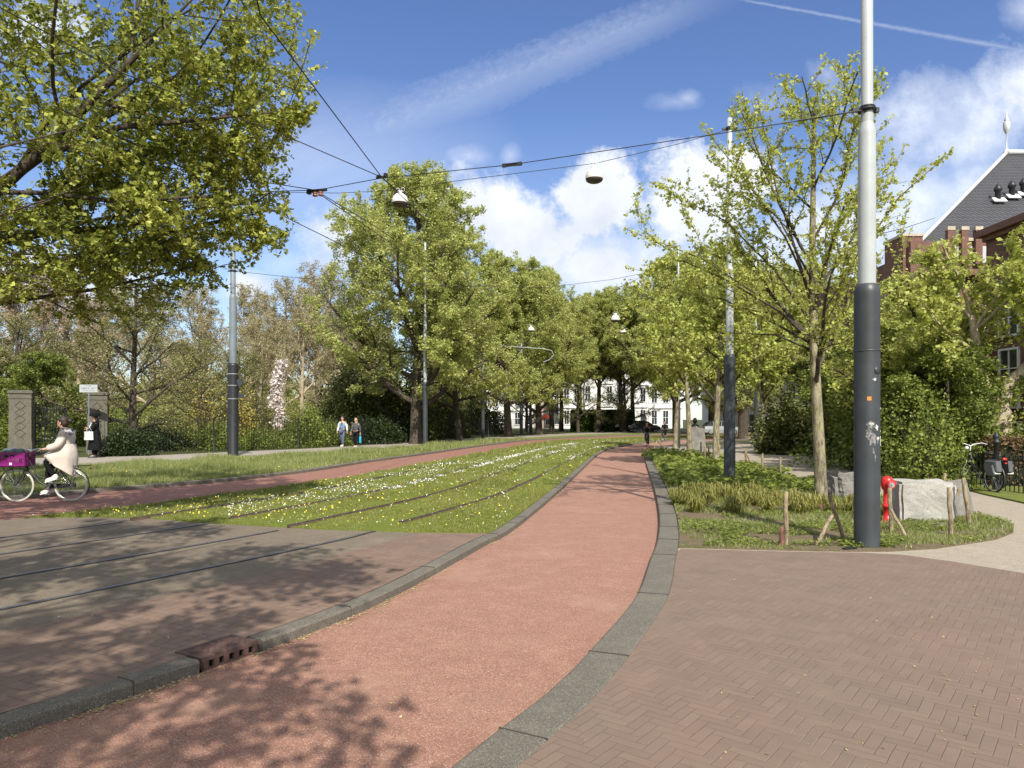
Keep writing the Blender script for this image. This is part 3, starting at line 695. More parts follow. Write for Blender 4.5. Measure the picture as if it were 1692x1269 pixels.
# top left elm: its long limbs reach in from beyond the left edge
GAP0 = Vector((-10.0, 15.5, 1.3)); GAPD = SUN_DIR
def env_tl(q):   # world metres relative to trunk base (-14.6, 11.2)
    x, y, z = q.x - 14.6, q.y + 11.2, q.z
    g_ = Vector((x, y, z)) - GAP0
    if (g_ - GAPD * g_.dot(GAPD)).length < .95: return False  # hole shaped into the crown along the sun's line to light the cyclist
    if z < 3.35 + .25 * max(0, x + 6.2) ** 1.6 + .18 * math.sin(x * 2.1) or z > 13.5: return False
    a = (x + 12) / (8.9 + .35 * math.sin(z * 1.9)); b = (y - 11.3) / 3.4; c = (z - 6.6) / 6.5
    return a * a + b * b * .8 + c * c < 1
cfg_tl = dict(nseg=[8, 8, 6, 5, 3], wob=[.05, .12, .2, .28, .3], trop=[0, .03, .01, .0, .0], nch=[9, 18, 10, 6], t0=[.3, .12, .15, .15], ang=[R(52), R(46), R(46), R(46)],
              lr=[.45, .40, .44, .46], lt=.25, leafdep=3, leafstep=.10, k=6, spread=.034, size=.064, leafm=M['leaf_elm2'], bark=M['bark_dark'], twig=M['bark_dark'], thick=2, minr=.004, up=.2, rr=.45)
lim = [([(0, 0, 2.4), (2.6, -.3, 3.0), (6.1, -.6, 4.15), (7.8, -.9, 5.4), (9.2, -1.0, 6.7), (10.2, -1.1, 7.6)], .17),
       ([(0, 0, 2.6), (2.6, .6, 3.4), (5.6, .8, 5.2), (7.4, .7, 6.4), (9.2, .6, 7.3), (10.6, .4, 7.9)], .16),
       ([(0, 0, 2.2), (3.5, 1.3, 3.2), (6.6, 1.4, 4.4), (8.6, 1.3, 4.9), (9.8, 1.1, 5.1), (10.6, .9, 5.5)], .12),
       ([(0, 0, 3.0), (2.5, -1.5, 4.6), (5.0, -2.0, 6.6), (7.5, -2.3, 8.4), (10, -2.5, 10.0)], .13),
       ([(0, 0, 2.6), (3.0, 2.2, 4.0), (6.0, 2.7, 6.0), (8.5, 2.8, 7.3), (10.6, 2.6, 8.2)], .12),
       ([(0, 0, 2.4), (2.6, -2.2, 3.2), (5.0, -2.8, 3.9), (7.2, -2.8, 4.5), (9.4, -2.5, 5.2)], .10),
       ([(0, 0, 3.6), (2.6, .5, 6.0), (5.4, .6, 8.2), (8, .4, 9.8), (10.2, .2, 10.9)], .13),
       ([(0, 0, 2.2), (3.0, .3, 2.9), (5.6, .6, 3.5), (7.8, .9, 3.9), (9.6, .8, 4.3)], .09), ([(0, 0, 2.3), (3.0, -1.2, 3.0), (5.2, -1.6, 3.6), (7.2, -1.8, 4.1), (9.0, -1.6, 4.8)], .08),
       ([(6.1, -.6, 4.15), (7.6, -.3, 4.5), (9.0, .2, 4.8), (10.2, .5, 5.3)], .07),
       ([(7.8, -.9, 5.4), (9.0, -.8, 5.9), (10.2, -.6, 6.1), (11.2, -.4, 6.3)], .06)]
tl = make_tree(51, 12, 11, .42, env_tl, cfg_tl, 'near_elm', limbs=lim)
place_tree(tl, (-14.6, 11.2, 0), 0, 1, "big elm whose long leafy branches reach in over the street at the top left corner", name='elm_tree')
# another street tree stands behind the viewer; only its shade is in the photograph
cfg_o = dict(cfg_elm); cfg_o.update(leafdep=3, k=5, nch=[3, 10, 8, 5], size=.10, leafstep=.27, t0=[.6, .15, .2, .2], lr=[.3, .5, .5, .5])
env_o0 = profile_env([(3.8, 3.0), (5, 4.6), (7.5, 5.4), (10, 4.6), (12, 1.6)], 4)
env_o = lambda q: env_o0(Vector((q.x - 3.4, q.y + .1, q.z)))
lo = [([(0, 0, 2.4), (1.8, -.5, 3.7), (4, -1.0, 4.5), (6.3, -1.1, 4.9)], .09), ([(0, 0, 2.4), (2.0, .3, 3.8), (4.2, .5, 4.5), (6.2, .3, 4.9)], .09), ([(0, 0, 2.5), (1.6, -1.0, 3.8), (3.2, -2.0, 4.6), (4.6, -2.6, 5.2)], .08), ([(0, 0, 2.6), (1.5, 0, 4.0), (3.5, .3, 5.0), (6.0, .6, 6.0)], .12), ([(0, 0, 2.8), (1.4, .8, 4.4), (3.0, 2.0, 6.0), (4.6, 3.0, 7.5)], .11), ([(0, 0, 3.0), (1.6, -.8, 4.8), (3.6, -2.0, 6.2), (5.4, -3.0, 7.6)], .11),
      ([(0, 0, 3.2), (.8, .2, 5.5), (2.2, .2, 8.0), (3.6, 0, 10.5)], .12), ([(0, 0, 3.0), (1.8, .2, 4.6), (4.0, -.2, 6.8), (6.2, -.6, 8.6)], .11), ([(0, 0, 2.8), (.6, 1.6, 4.6), (1.2, 3.0, 6.4), (2.0, 3.6, 8.0)], .1)]
over = make_tree(61, 9, 5, .28, env_o, cfg_o, 'rear_elm', lean=(.5, 0), limbs=lo)
place_tree(over, (-6.5, -.35, 0), 0, 1, "street elm just behind the viewpoint, its boughs shading the tram crossing", name='elm_tree')
place_tree(over, (-13.6, 3.4, 0), 0, .95, "street elm outside the left edge, shading the far side of the tram slab", name='elm_tree')

# the row of elms behind the left verge
Grow = 'elms in the row behind the left cycle path'
place_tree(elmA, (*G(690, 734), 0), .3, 1.0, "large rounded elm with the tallest crown, trunk beside the pavement near the couple", name='elm_tree', group=Grow)
place_tree(elmB, (*G(841, 722.5), 0), 2.0, 1.0, "elm with pale patched leaning trunk, second along the row from the tall one", name='elm_tree', group=Grow)
for (px, Y, kk, rz, s, lb) in ((889, 80, elmA, 2.6, .98, "third elm of the row, thick dark trunk between two grey poles"), (912, 90, elmC, 4.0, .93, "fourth elm of the row, dark trunk left of the white and blue banner"),
                               (926, 100, elmC, 5.2, .95, "fifth elm of the row, brown trunk in front of the white townhouses' left end"), (988, 92, elmC, 1.0, .96, "elm with low forked trunk in front of the clipped hedge"),
                               (1048, 96, elmC, 3.0, .95, "elm with pale leaning trunk at the right end of the clipped hedge")):
    p = W3(px, 692, Y); place_tree(kk, (p.x, p.y, 0), rz, s, lb, name='elm_tree', group=Grow)
# right hand side
place_tree(youngA, (*G(1352, 838), 0), 0, .97, "young elm with sparse yellow green sprigs, speckled trunk beside the nearest tall mast", name='young_elm', group='young elms in the planting strip')
place_tree(youngB, (*G(1184, 770), 0), .4, 1.0, "young elm with yellow lichen on a slim trunk just left of the second mast", name='young_elm', group='young elms in the planting strip')
place_tree(youngB, (*G(1138, 751), 0), 3.4, 1.05, "young elm with a low fork, third along the planting strip", name='young_elm', group='young elms in the planting strip')
place_tree(youngB, (*G(1117, 741.5), 0), 5.0, 1.05, "smallest looking young elm at the far end of the planting strip", name='young_elm', group='young elms in the planting strip')
far_r = [((19, 84), elmA, 1.4, 1.12, "tall elm closing the view directly above the far end of the cycle path"), ((24, 88), elmC, 5.0, 1.1, "tall elm right of the one above the path's far end"), ((14.0, 92), elmC, 3.3, 1.0, "tall distant elm behind the upper far lamp"),
         ((25, 78), elmC, .9, 1.0, "elm across the street rising right of the cycle path's far end"), ((33, 88), elmC, 2.2, 1.1, "elm across the side street behind the second mast"),
         ((19.5, 62), elmB, 4.1, .74, "smaller elm beyond the junction behind the third young elm"), ((30, 62), elmA, 5.3, .70, "elm beyond the silver car, left of the dark yew"),
         ((22.5, 99), elmC, 1.7, 1.05, "distant elm closing the view at the end of the street"), ((40, 90), elmC, 3.7, 1.05, "distant elm among the white houses on the right"),
         ((27, 50), elmB, 3.1, .62, "elm behind the garden fence left of the nearest mast"), ((36, 66), elmB, .4, .78, "elm far behind the garden fence"), ((9.0, 99), elmC, 5.9, 1.0, "distant elm behind the row of white townhouses' trees"),
         ((46, 84), elmA, 2.9, .9, "elm rising behind the brick house's left corner")]
for (xy, kk, rz, s, lb) in far_r: place_tree(kk, (*xy, 0), rz, s, lb, name='elm_tree', group='elms across the side street')
p = W3(1262, 746, 39); place_tree(youngB, (p.x, p.y, 0), 2.0, 1.15, "tree with a thick pale trunk at the corner of the garden fence, beside the yew", name='garden_tree')
# garden trees behind the right fence
for (xy, kk, rz, s, lb) in (((12.5, 22.6), limeS, .3, .98, "yellow green tree filling the space right of the nearest mast"), ((15.4, 27.5), limeS, 2.6, 1.0, "yellow green tree in front of the battlemented brick front"),
                            ((12.2, 20.3), spreadG, 1.5, .62, "mid green feathery shrub tree behind the parked bicycle"), ((11.9, 21.2), spreadG, 4.0, .50, "loose green bush behind the concrete blocks"),
                            ((13.4, 24.6), spreadG, 5.5, .8, "green tree in the shade below the yellow green crown"), ((14.3, 30), spreadG, 3.5, .85, "green tree behind the young elm's trunk"),
                            ((17.0, 38), spreadG, .9, 1.0, "green tree at the back of the garden, right of the yew")):
    place_tree(kk, (*xy, 0), rz, s, lb, name='garden_tree', group='trees in the garden on the right')
# knobbly pollard
kt = empty('pollard_tree', (13.7, 20.3, 0), "old knobbly pollard trunk with pale burred bark beside the brick house", 'tree')
sk = Skel(71); kn = MB()
def burr(pts, rad, n=12):
    m2 = MB(); r_ = random.Random(5); P = []; Rr = []
    for i in range(len(pts) - 1):
        a, b = Vector(pts[i]), Vector(pts[i + 1])
        for j in range(8):
            t = j / 8; P.append(a.lerp(b, t) + unit(r_) * .02); Rr.append((rad[i] * (1 - t) + rad[i + 1] * t) * (1 + .22 * r_.random()))
    P.append(Vector(pts[-1])); Rr.append(rad[-1]); kn.tube(P, Rr, n)
    for i in range(len(P)):
        for q in range(3): 
            d = unit(r_); kn.ell(P[i] + d * Rr[i] * .8, [Rr[i] * r_.uniform(.2, .4)] * 3, 6, 4)
burr([(0, 0, 0), (-.05, 0, 1.2), (-.1, 0, 2.0)], [.36, .29, .25]); burr([(-.12, 0, 1.9), (-.55, 0, 2.7), (-.75, 0, 3.7), (-.85, 0, 4.6)], [.19, .15, .12, .07], 8)
burr([(-.05, 0, 1.9), (.15, 0, 2.7), (.7, -.2, 3.3), (1.6, -.3, 3.9)], [.19, .15, .12, .07], 8)
kn.build('trunk', M['bark_tan'], kt)
cfg_k = dict(cfg_y2); cfg_k.update(bark=M['bark_tan'], twig=M['bark_tan'])
sk = Skel(72); envk = lambda q: (q.x ** 2 / 12 + q.y ** 2 / 12 + (q.z - 4.9) ** 2 / 4.5) < 1
for a, b in (((-.85, 0, 4.5), (-.6, -.2, 1)), ((1.5, -.3, 3.9), (.3, -.3, 1)), ((-.7, 0, 3.6), (-1, -.4, .5)), ((.6, -.2, 3.2), (-.2, -.8, .9)), ((.9, -.2, 3.4), (.9, -.5, .5)), ((-.8, 0, 4.2), (.5, -.6, .8)), ((-.3, 0, 2.4), (-.9, -.5, .3))):
    for s_ in range(2): grow(sk, Vector(a), (Vector(b) + unit(sk.r) * .35).normalized(), 3.0, .05, 1, cfg_k, envk)
t_, w_, l_ = tree_meshes(sk, cfg_k, 'pollard'); link_mesh('branches', t_, None, kt); link_mesh('twigs', w_, None, kt); link_mesh('crown', l_, None, kt)

# ---- park on the left
GP = 'park trees behind the left fence'
def pt(ms, px, Y, rz, s, lb, name='park_tree', py=692, sz=None):
    p = W3(px, py, Y); return place_tree(ms, (p.x, p.y, 0), rz, s, lb, name=name, group=GP, sz=sz)
pt(spreadA, 222, 37, .5, 1.0, "wide spreading park tree with dark bare looking branches and fine olive leaves")
pt(spreadA, 30, 46, 2.5, .95, "spreading park tree at the left edge behind the stone gate pillar")
pt(spreadG, 70, 42, 1.5, .85, "light green bushy tree between the two gate pillars", 'park_tree')
pt(spreadG, -30, 44, 3.5, .9, "light green bushy tree cut by the left edge")
pt(spreadA, 330, 48, 4.5, .8, "low park tree right behind the black banded mast")
pt(spreadA, 395, 52, 1.0, .75, "low olive tree right of the black banded mast")
pt(bareB, 20, 62, .2, 1.0, "pink budding park tree near the left edge"); pt(bareB, 130, 66, 2.2, .95, "pink budding park tree above the sign post")
pt(bareB, -90, 64, 3.2, 1.0, "pink budding tree beyond the left edge")
for i, (px, Y, rz, s, lb) in enumerate(((250, 80, 0, .95, "bare tan tree far behind the wide spreading tree"), (330, 72, 1.2, .9, "bare tan tree left of the black banded mast"), (415, 78, 2.2, .95, "bare tan tree just right of the black banded mast"),
                                        (470, 72, 3.1, .92, "bare tan tree above the white magnolia"), (525, 80, 4.3, 1.12, "tallest bare tan tree against the sky, left of the big elm"), (585, 76, 5.1, .98, "bare tan tree half hidden by the big elm"),
                                        (180, 84, 5.6, 1.0, "bare tan tree far behind the gate"), (500, 62, 2.6, .66, "lower bare tan tree behind the magnolia"), (430, 60, .6, .62, "low bare tan tree behind the yellow shrub"), (560, 64, 1.9, .7, "low bare tan tree left of the dark evergreens"))):
    pt(bareA, px, Y, rz, s, lb)
for (px, Y, rz, s, lb) in ((100, 100, 0, .7, "far park tree seen between gate and spreading tree"), (300, 104, 2, .72, "far park tree behind the mast"), (450, 100, 3, .66, "far park tree behind the bare trees"), (620, 92, 4, .8, "far park elm behind the big elm's left side"),
                           (-60, 95, 1, .7, "far park tree at the left edge"), (760, 105, 5.5, .75, "far park elm behind the row of masts"), (560, 108, .8, .8, "far park tree behind the tallest bare tree")):
    p = W3(px, 692, Y); place_tree(elmB, (p.x, p.y, 0), rz, s, lb, name='park_tree', group=GP)
p = W3(757, 692, 57); place_tree(elmB, (p.x, p.y, 0), 3.3, .78, "smaller elm with a thin dark trunk on the verge, filling between the two biggest crowns", name='elm_tree', group=Grow)

for (px, Y, rz, s, lb) in ((955, 90, .5, 1.0, "fine twigged small tree in front of the leftmost white townhouse"), (1032, 92, 2.5, 1.05, "fine twigged small tree at the right end of the clipped hedge"), (870, 96, 4.1, 1.0, "fine twigged small tree in front of the pale houses between the masts")):
    p = W3(px, 692, Y); place_tree(spreadA, (p.x, p.y, 0), rz, s, lb, name='small_tree', group='small trees before the townhouses')
# ---- shrubs
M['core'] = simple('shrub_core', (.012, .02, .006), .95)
def shrub_pts(n, rx, ry, rz_, seed, lump=.35):
    r2 = np.random.default_rng(seed); d = r2.normal(size=(n, 3)); d /= np.linalg.norm(d, axis=1)[:, None]; d[:, 2] = np.abs(d[:, 2]) * 1.0 - .15 * r2.random(n)
    th = np.arctan2(d[:, 1], d[:, 0]); ph = r2.random(4) * 6.28
    k = 1 + lump * (.5 * np.sin(3 * th + ph[0]) + .3 * np.sin(7 * th + ph[1] + 5 * d[:, 2]) + .3 * np.sin(9 * d[:, 2] + ph[2] + 2 * th))
    rad = k * (r2.random(n) ** .35)
    p = d * rad[:, None] * np.array([rx, ry, rz_]); p[:, 2] = np.abs(p[:, 2]) + .03; return p
def shrub(px, Y, rx, h, leaf, n, size, lb, cat='shrub', seed=1, name='shrub', ry=None, group=None, up=.3, xy=None, squash=.75, spr=0.0):
    p = W3(px, 692, Y); x, y = (xy if xy else (p.x, p.y))
    e = empty(name, (x, y, 0), lb, cat, group); r_ = random.Random(seed)
    pts = shrub_pts(n, rx, ry or rx, h, seed)
    quads_at('leaves', pts, size, M[leaf], up, e, squash=squash)
    st = MB()
    for i in range(16):
        a = r_.uniform(0, TAU); k = r_.uniform(.2, .75); top = Vector((math.cos(a) * rx * k, math.sin(a) * (ry or rx) * k, h * r_.uniform(.5, .85)))
        st.tube([(top.x * .1, top.y * .1, 0), (top.x * .5, top.y * .5, top.z * .55), top], [.03, .02, .008], 4)
    st.build('stems', M['bark_dark'], e); return e
GS = 'shrubs along the park fence'
for i, (px, Y, rx, h, lf, n, sz, lb) in enumerate((
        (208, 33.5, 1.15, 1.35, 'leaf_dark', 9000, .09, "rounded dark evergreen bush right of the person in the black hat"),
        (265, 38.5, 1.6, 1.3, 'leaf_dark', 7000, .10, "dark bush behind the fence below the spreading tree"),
        (345, 40, 1.9, 1.6, 'leaf_mid', 7000, .10, "green bush behind the fence just left of the black banded mast"),
        (425, 42, 1.7, 1.2, 'leaf_mid', 6000, .09, "low green bush behind the fence right of the black banded mast"),
        (505, 44, 1.5, 2.6, 'leaf_mid', 8000, .10, "upright green bush to the right of the magnolia"),
        (540, 47, 1.9, 1.6, 'leaf_mid', 7000, .10, "green bush left of the walking couple"),
        (590, 55, 3.4, 6.0, 'leaf_yew', 30000, .17, "tall dark evergreen behind the walking couple"),
        (655, 57, 3.2, 5.5, 'leaf_yew', 26000, .17, "dark evergreen left of the big elm's trunk"),
        (725, 66, 3.0, 4.6, 'leaf_yew', 20000, .17, "dark evergreen behind the mast right of the big elm"),
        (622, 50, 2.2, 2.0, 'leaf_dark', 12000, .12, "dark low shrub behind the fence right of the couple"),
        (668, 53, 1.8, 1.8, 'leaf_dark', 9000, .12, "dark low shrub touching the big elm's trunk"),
        (790, 80, 3.0, 4.0, 'leaf_yew', 14000, .2, "dark shrub in the park between two masts"),
        (150, 47, 2.6, 3.0, 'leaf_mid', 10000, .12, "pale green shrub seen behind the gate opening"),
        (10, 40, 2.2, 2.2, 'leaf_mid', 8000, .11, "pale green shrub left of the stone gate pillar"),
        (470, 56, 3.0, 3.2, 'leaf_olive', 12000, .13, "olive shrub behind the magnolia"),
        (400, 54, 2.8, 3.4, 'leaf_olive', 12000, .13, "olive shrub behind the fence right of the mast"),
        (290, 56, 3.4, 3.0, 'leaf_olive', 12000, .13, "olive shrub far behind the spreading tree's trunk"))):
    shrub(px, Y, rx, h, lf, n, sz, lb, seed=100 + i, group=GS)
for i, (px, Y, rx, z0, lb) in enumerate(((335, 43, 1.4, 5.2, "yellow flowering shrub left of the black banded mast"), (402, 43, .9, 4.0, "yellow flowering shrub just right of the black banded mast"))):
    e = shrub(px, Y, rx, z0, 'leaf_yellow', 2200, .10, lb, seed=140 + i, name='flowering_shrub', group='yellow shrubs')
# magnolia
p = W3(460, 692, 44); mg = empty('magnolia', (p.x, p.y, 0), "slender magnolia column covered in white blossom", 'tree')
st = MB(); st.tube([(0, 0, 0), (.1, 0, 1.6), (-.12, 0, 3), (.1, 0, 5.2)], [.06, .05, .035, .01], 6)
r2 = np.random.default_rng(3); zz = 1.0 + r2.random(1500) * 4.3; ph = zz * 1.1
cx = .30 * np.sin(ph * 1.3) * .6 + .02 * (zz - 3); rr = (.42 - .05 * np.abs(zz - 2.9)) * (1 + .25 * np.sin(zz * 5))
P = np.stack([cx + rr * r2.normal(size=1500) * .5, rr * r2.normal(size=1500) * .5, zz], 1)
for i in range(0, 1500, 50): st.tube([(0, 0, max(.3, P[i][2] - .7)), P[i]], [.02, .006], 4)
st.build('trunk', M['bark_grey'], mg); quads_at('blossom', P, .17, M['leaf_white'], .2, mg)

# far hedge and right side hedge
def hedge(name, c, d, rz, leaf, n, size, lb, cat='hedge'):
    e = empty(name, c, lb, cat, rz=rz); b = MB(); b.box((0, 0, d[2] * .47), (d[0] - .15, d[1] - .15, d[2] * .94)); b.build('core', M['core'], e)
    r2 = np.random.default_rng(n); P = (r2.random((n, 3)) - .5) * np.array(d); side = r2.integers(0, 5, n)
    sg = np.where(r2.random(n) < .5, -1, 1); j = r2.normal(size=n) * .04
    P[:, 0] = np.where(side == 0, sg * d[0] / 2 + j, P[:, 0]); P[:, 1] = np.where((side == 1) | (side == 2), sg * d[1] / 2 + j, P[:, 1]); P[:, 2] += d[2] / 2; P[:, 2] = np.where(side > 2, d[2] + j * 1.5, P[:, 2]); P[:, 2] = np.maximum(P[:, 2], .02)
    quads_at('leaves', P, size, M[leaf], .2, e); return e
p = W3(994, 692, 95.5); hedge('hedge', (p.x, p.y, 0), (7.9, 1.5, 2.75), 0, 'leaf_hedge', 26000, .22, "long clipped green hedge in front of the white townhouses")
hedge('hedge', (15.9, 17.9, 0), (7.5, .8, 1.15), R(-14), 'leaf_beech', 22000, .075, "low brown leaved hedge behind the iron fence beside the bicycle")
shrub(1288, 36, 1.4, 3.0, 'leaf_yew', 15000, .13, "dark yew beside the thick pale trunk at the fence corner", seed=171, xy=(13.4, 35.6))
shrub(1288, 36, 1.6, 1.9, 'leaf_dark', 12000, .10, "dark rounded bush inside the garden fence below the yew", seed=172, xy=(14.6, 31.5))
shrub(1500, 17, 1.25, 2.5, 'leaf_mid', 7000, .075, "loose leafy bush right of the nearest mast", seed=173, xy=(10.6, 18.7), up=.1)
shrub(1400, 24, 1.2, 1.0, 'leaf_dark', 6000, .08, "spiky dark green bush inside the fence left of the nearest mast", seed=174, xy=(12.3, 23.5))
shrub(1590, 20, 1.7, 2.2, 'leaf_mid', 12000, .085, "green bush behind the parked bicycle's handlebar", seed=175, xy=(13.1, 20.2))
shrub(1400, 24, 2.6, 3.4, 'leaf_mid', 14000, .11, "tall green bush in the garden shade right of the nearest mast", seed=176, xy=(13.2, 25.0))
shrub(1330, 34, 3.0, 4.6, 'leaf_mid', 14000, .13, "tall green bush behind the garden fence by the yew", seed=177, xy=(17.0, 33))

# ---- grass, flowers, ground cover
M['blade'] = leaf_mat('grass_blade', (.14, .165, .025), (.31, .33, .08), .35, c3=(.42, .40, .18))
M['blade_v'] = leaf_mat('grass_blade_verge', (.14, .175, .035), (.34, .37, .13), .35, c3=(.45, .42, .24))
M['sedge'] = leaf_mat('sedge_blade', (.14, .15, .03), (.38, .35, .10), .3)
M['daisy'] = simple('daisy_white', (.78, .78, .72), .7, 0, .05, 3, 0)
M['dande'] = simple('dandelion_yellow', (.72, .58, .05), .7, 0, .15, 3, 0)
M['litter'] = leaf_mat('seed_litter', (.30, .24, .10), (.48, .42, .22), .1)
def keep_off_rails(P, w_=.07):
    k = np.ones(len(P), bool)
    for off in (0, -1.435, -3.0, -4.435):
        L = np.array(offset(RA, off)); 
        for i in range(len(L) - 1):
            if L[i][1] < 9 or L[i][1] > 45: continue
            a, b = L[i], L[i + 1]; ab = b - a; t = np.clip(((P - a) @ ab) / (ab @ ab), 0, 1); d = np.linalg.norm(P - (a + t[:, None] * ab), axis=1); k &= d > w_ * (.7 + rng.random(len(P)) * .6)
    return P[k]
tgp = [(p[0], p[1]) for p in tg if p[1] < 62]
P = keep_off_rails(scatter(tgp, 230000, 2.6, ymax=60)); sc_ = np.clip(P[:, 1] / 14, .8, 3.2)
nzg = np.array([mnoise.noise(Vector((a * .7, b * .45, 1))) + .6 * mnoise.noise(Vector((a * 2.6, b * 2.0, 1))) for a, b in P]); kk_ = (nzg > -.42) | (rng.random(len(P)) < .25); P = P[kk_]; sc_ = sc_[kk_]; nzg = nzg[kk_]
blades('grass', P, .040 * sc_ * np.clip(.8 + nzg * .9, .35, 1.6) * (.5 + rng.random(len(P))), .011 * sc_ ** 1.2, .005, M['blade'], .8)
vp = [(p[0], p[1]) for p in cut(FUk, 8, 62) + cut(PN, 22, 62)[::-1]]
P = scatter(vp, 120000, 2.2, ymin=12, ymax=60); nz = np.array([mnoise.noise(Vector((a * .55, b * .55, 0))) for a, b in P]); sc_ = np.clip(P[:, 1] / 20, .8, 2.6)
blades('verge_grass', P, (.07 + .20 * np.clip(nz + .15, 0, 1)) * sc_ ** .5 * (.5 + rng.random(len(P))), .014 * sc_ ** 1.2, .02, M['blade_v'], .7)
# daisies follow the rails in drifts
def near_rail(n, y0, y1, off, sp):
    L = [q for q in offset(RA, off) if y0 <= q[1] <= y1 + 3]; out = []
    for i in range(n):
        k = rng.integers(0, len(L) - 1); t = rng.random(); a, b = L[k], L[k + 1]; out.append((a[0] + (b[0] - a[0]) * t + rng.normal() * sp, a[1] + (b[1] - a[1]) * t))
    return np.array(out)
ds_ = [near_rail(1300, 13, 26, -4.0, .40), near_rail(1300, 17, 36, -2.75, .10), near_rail(1500, 27, 48, -2.8, .12), near_rail(700, 12.5, 30, -3.3, .35), near_rail(700, 20, 46, -1.6, .22), near_rail(350, 28, 50, -.15, .15), near_rail(900, 36, 56, -2.2, .9)]
P = np.concatenate(ds_ + [scatter(tgp, 900, 2.6, ymax=45)]); nzd = np.array([mnoise.noise(Vector((a * .8, b * .8, 5))) for a, b in P]); P = P[nzd > -.18]
def discs(name, P, z, r, mat, n=6):
    V = []; k = len(P); th = np.arange(n) * 2 * np.pi / n; tilt = rng.normal(size=(k, 2)) * .45
    vx = P[:, 0:1] + r[:, None] * np.cos(th); vy = P[:, 1:2] + r[:, None] * np.sin(th); vz = z[:, None] + r[:, None] * (tilt[:, 0:1] * np.cos(th) + tilt[:, 1:2] * np.sin(th))
    o = link_mesh(name, np_mesh(name, np.stack([vx, vy, vz], 2).reshape(-1, 3), np.arange(k * n).reshape(-1, n)), mat); o['kind'] = 'stuff'; return o
discs('daisies', P, .045 + .03 * rng.random(len(P)), .0085 * np.clip(P[:, 1] / 14, .8, 2.4) * (.8 + .5 * rng.random(len(P))), M['daisy'])
P = np.concatenate([scatter([(-8.4, 12.7), (-5.0, 12.2), (-1, 11.1), (0.2, 13.5), (1, 18), (-4.5, 22), (-7, 15.5)], 420, 2.5)[:260], scatter([(-6.5, 12.7), (-5.0, 12.2), (-3.4, 11.7), (-3.2, 13.5), (-5, 16.5), (-6.5, 15)], 200, 2.5), scatter(tgp, 260, 2.6, ymax=45), scatter(vp, 260, 2.0, ymin=14, ymax=50)])
discs('dandelions', P, .06 + .04 * rng.random(len(P)), .0125 * np.clip(P[:, 1] / 14, .8, 2.2) * (.8 + .5 * rng.random(len(P))), M['dande'])
# weeds on the planting strip
ip = [(p[0], p[1]) for p in isl2]
P = scatter(ip, 60000, 2.4, ymax=38); nz = np.array([mnoise.noise(Vector((a * .9, b * .9, 3))) + .5 * mnoise.noise(Vector((a * 3, b * 3, 3))) for a, b in P])
P1_ = P[(nz > np.where(P[:, 1] < 11.8, .04, -.12) - np.where(P[:, 0] > 5, .16, 0)) & ((P[:, 1] > 10.3) | (P[:, 0] > 5.2) | (nz > .22))]
blades('weed_grass', P1_, .055 * (.5 + rng.random(len(P1_))) * np.clip(P1_[:, 1] / 12, .9, 2), .013 * np.clip(P1_[:, 1] / 12, .9, 2), .01, M['blade_v'], .9)
Q = scatter(ip, 26000, 2.5, ymax=24); nz = np.array([mnoise.noise(Vector((a * 1.1, b * 1.1, 7))) for a, b in Q]); Q = Q[(nz > .02) & (Q[:, 1] > 9.75)]
quads_at('low_weeds', np.concatenate([Q, (.02 + .05 * rng.random(len(Q)))[:, None]], 1), .045, M['leaf_mid'], 1.2, kind='stuff')
th_ = rng.random(700) * TAU; rr_ = .19 + np.abs(rng.normal(size=700)) * .10
Q = np.stack([4.78 + rr_ * np.cos(th_), 9.78 + rr_ * np.sin(th_), .015 + .07 * rng.random(700)], 1); Q = Q[(Q[:, 1] > 9.6)]
quads_at('low_weeds', Q, .035, M['leaf_mid'], .8, kind='stuff')
# leafy ground cover patch (dark green) and sedge
def patch(n, cx_, cy_, rx, ry): 
    a = rng.random(n) * TAU; r_ = np.sqrt(rng.random(n)); return np.stack([cx_ + np.cos(a) * r_ * rx, cy_ + np.sin(a) * r_ * ry], 1)
Q = np.concatenate([patch(5200, 5.3, 19.5, 1.3, 3.6), patch(6800, 7.4, 21.5, 1.3, 6.0), patch(3600, 6.2, 24.5, 1.3, 5)]); Q = Q[inside(Q[:, 0], Q[:, 1], np.array(ip))]
hz = .04 + .28 * rng.random(len(Q)) ** .8 * (.6 + .5 * np.sin(Q[:, 0] * 3) * np.sin(Q[:, 1] * 2))
quads_at('ground_cover', np.concatenate([Q, hz[:, None]], 1), .12, M['leaf_hedge'] if False else M['leaf_mid'], 1.0, kind='stuff')
Q = patch(1500, 7.0, 30, 1.4, 5); quads_at('ground_cover', np.concatenate([Q, (.05 + .3 * rng.random(len(Q)))[:, None]], 1), .18, M['leaf_mid'], 1.0, kind='stuff')
r_ = random.Random(9); ts = []
for i in range(46):
    x, y = r_.uniform(3.3, 6.6), r_.uniform(13.0, 16.2)
    if y > 14.8 and x > 5.5: continue
    ts.append((x, y))
V = []; 
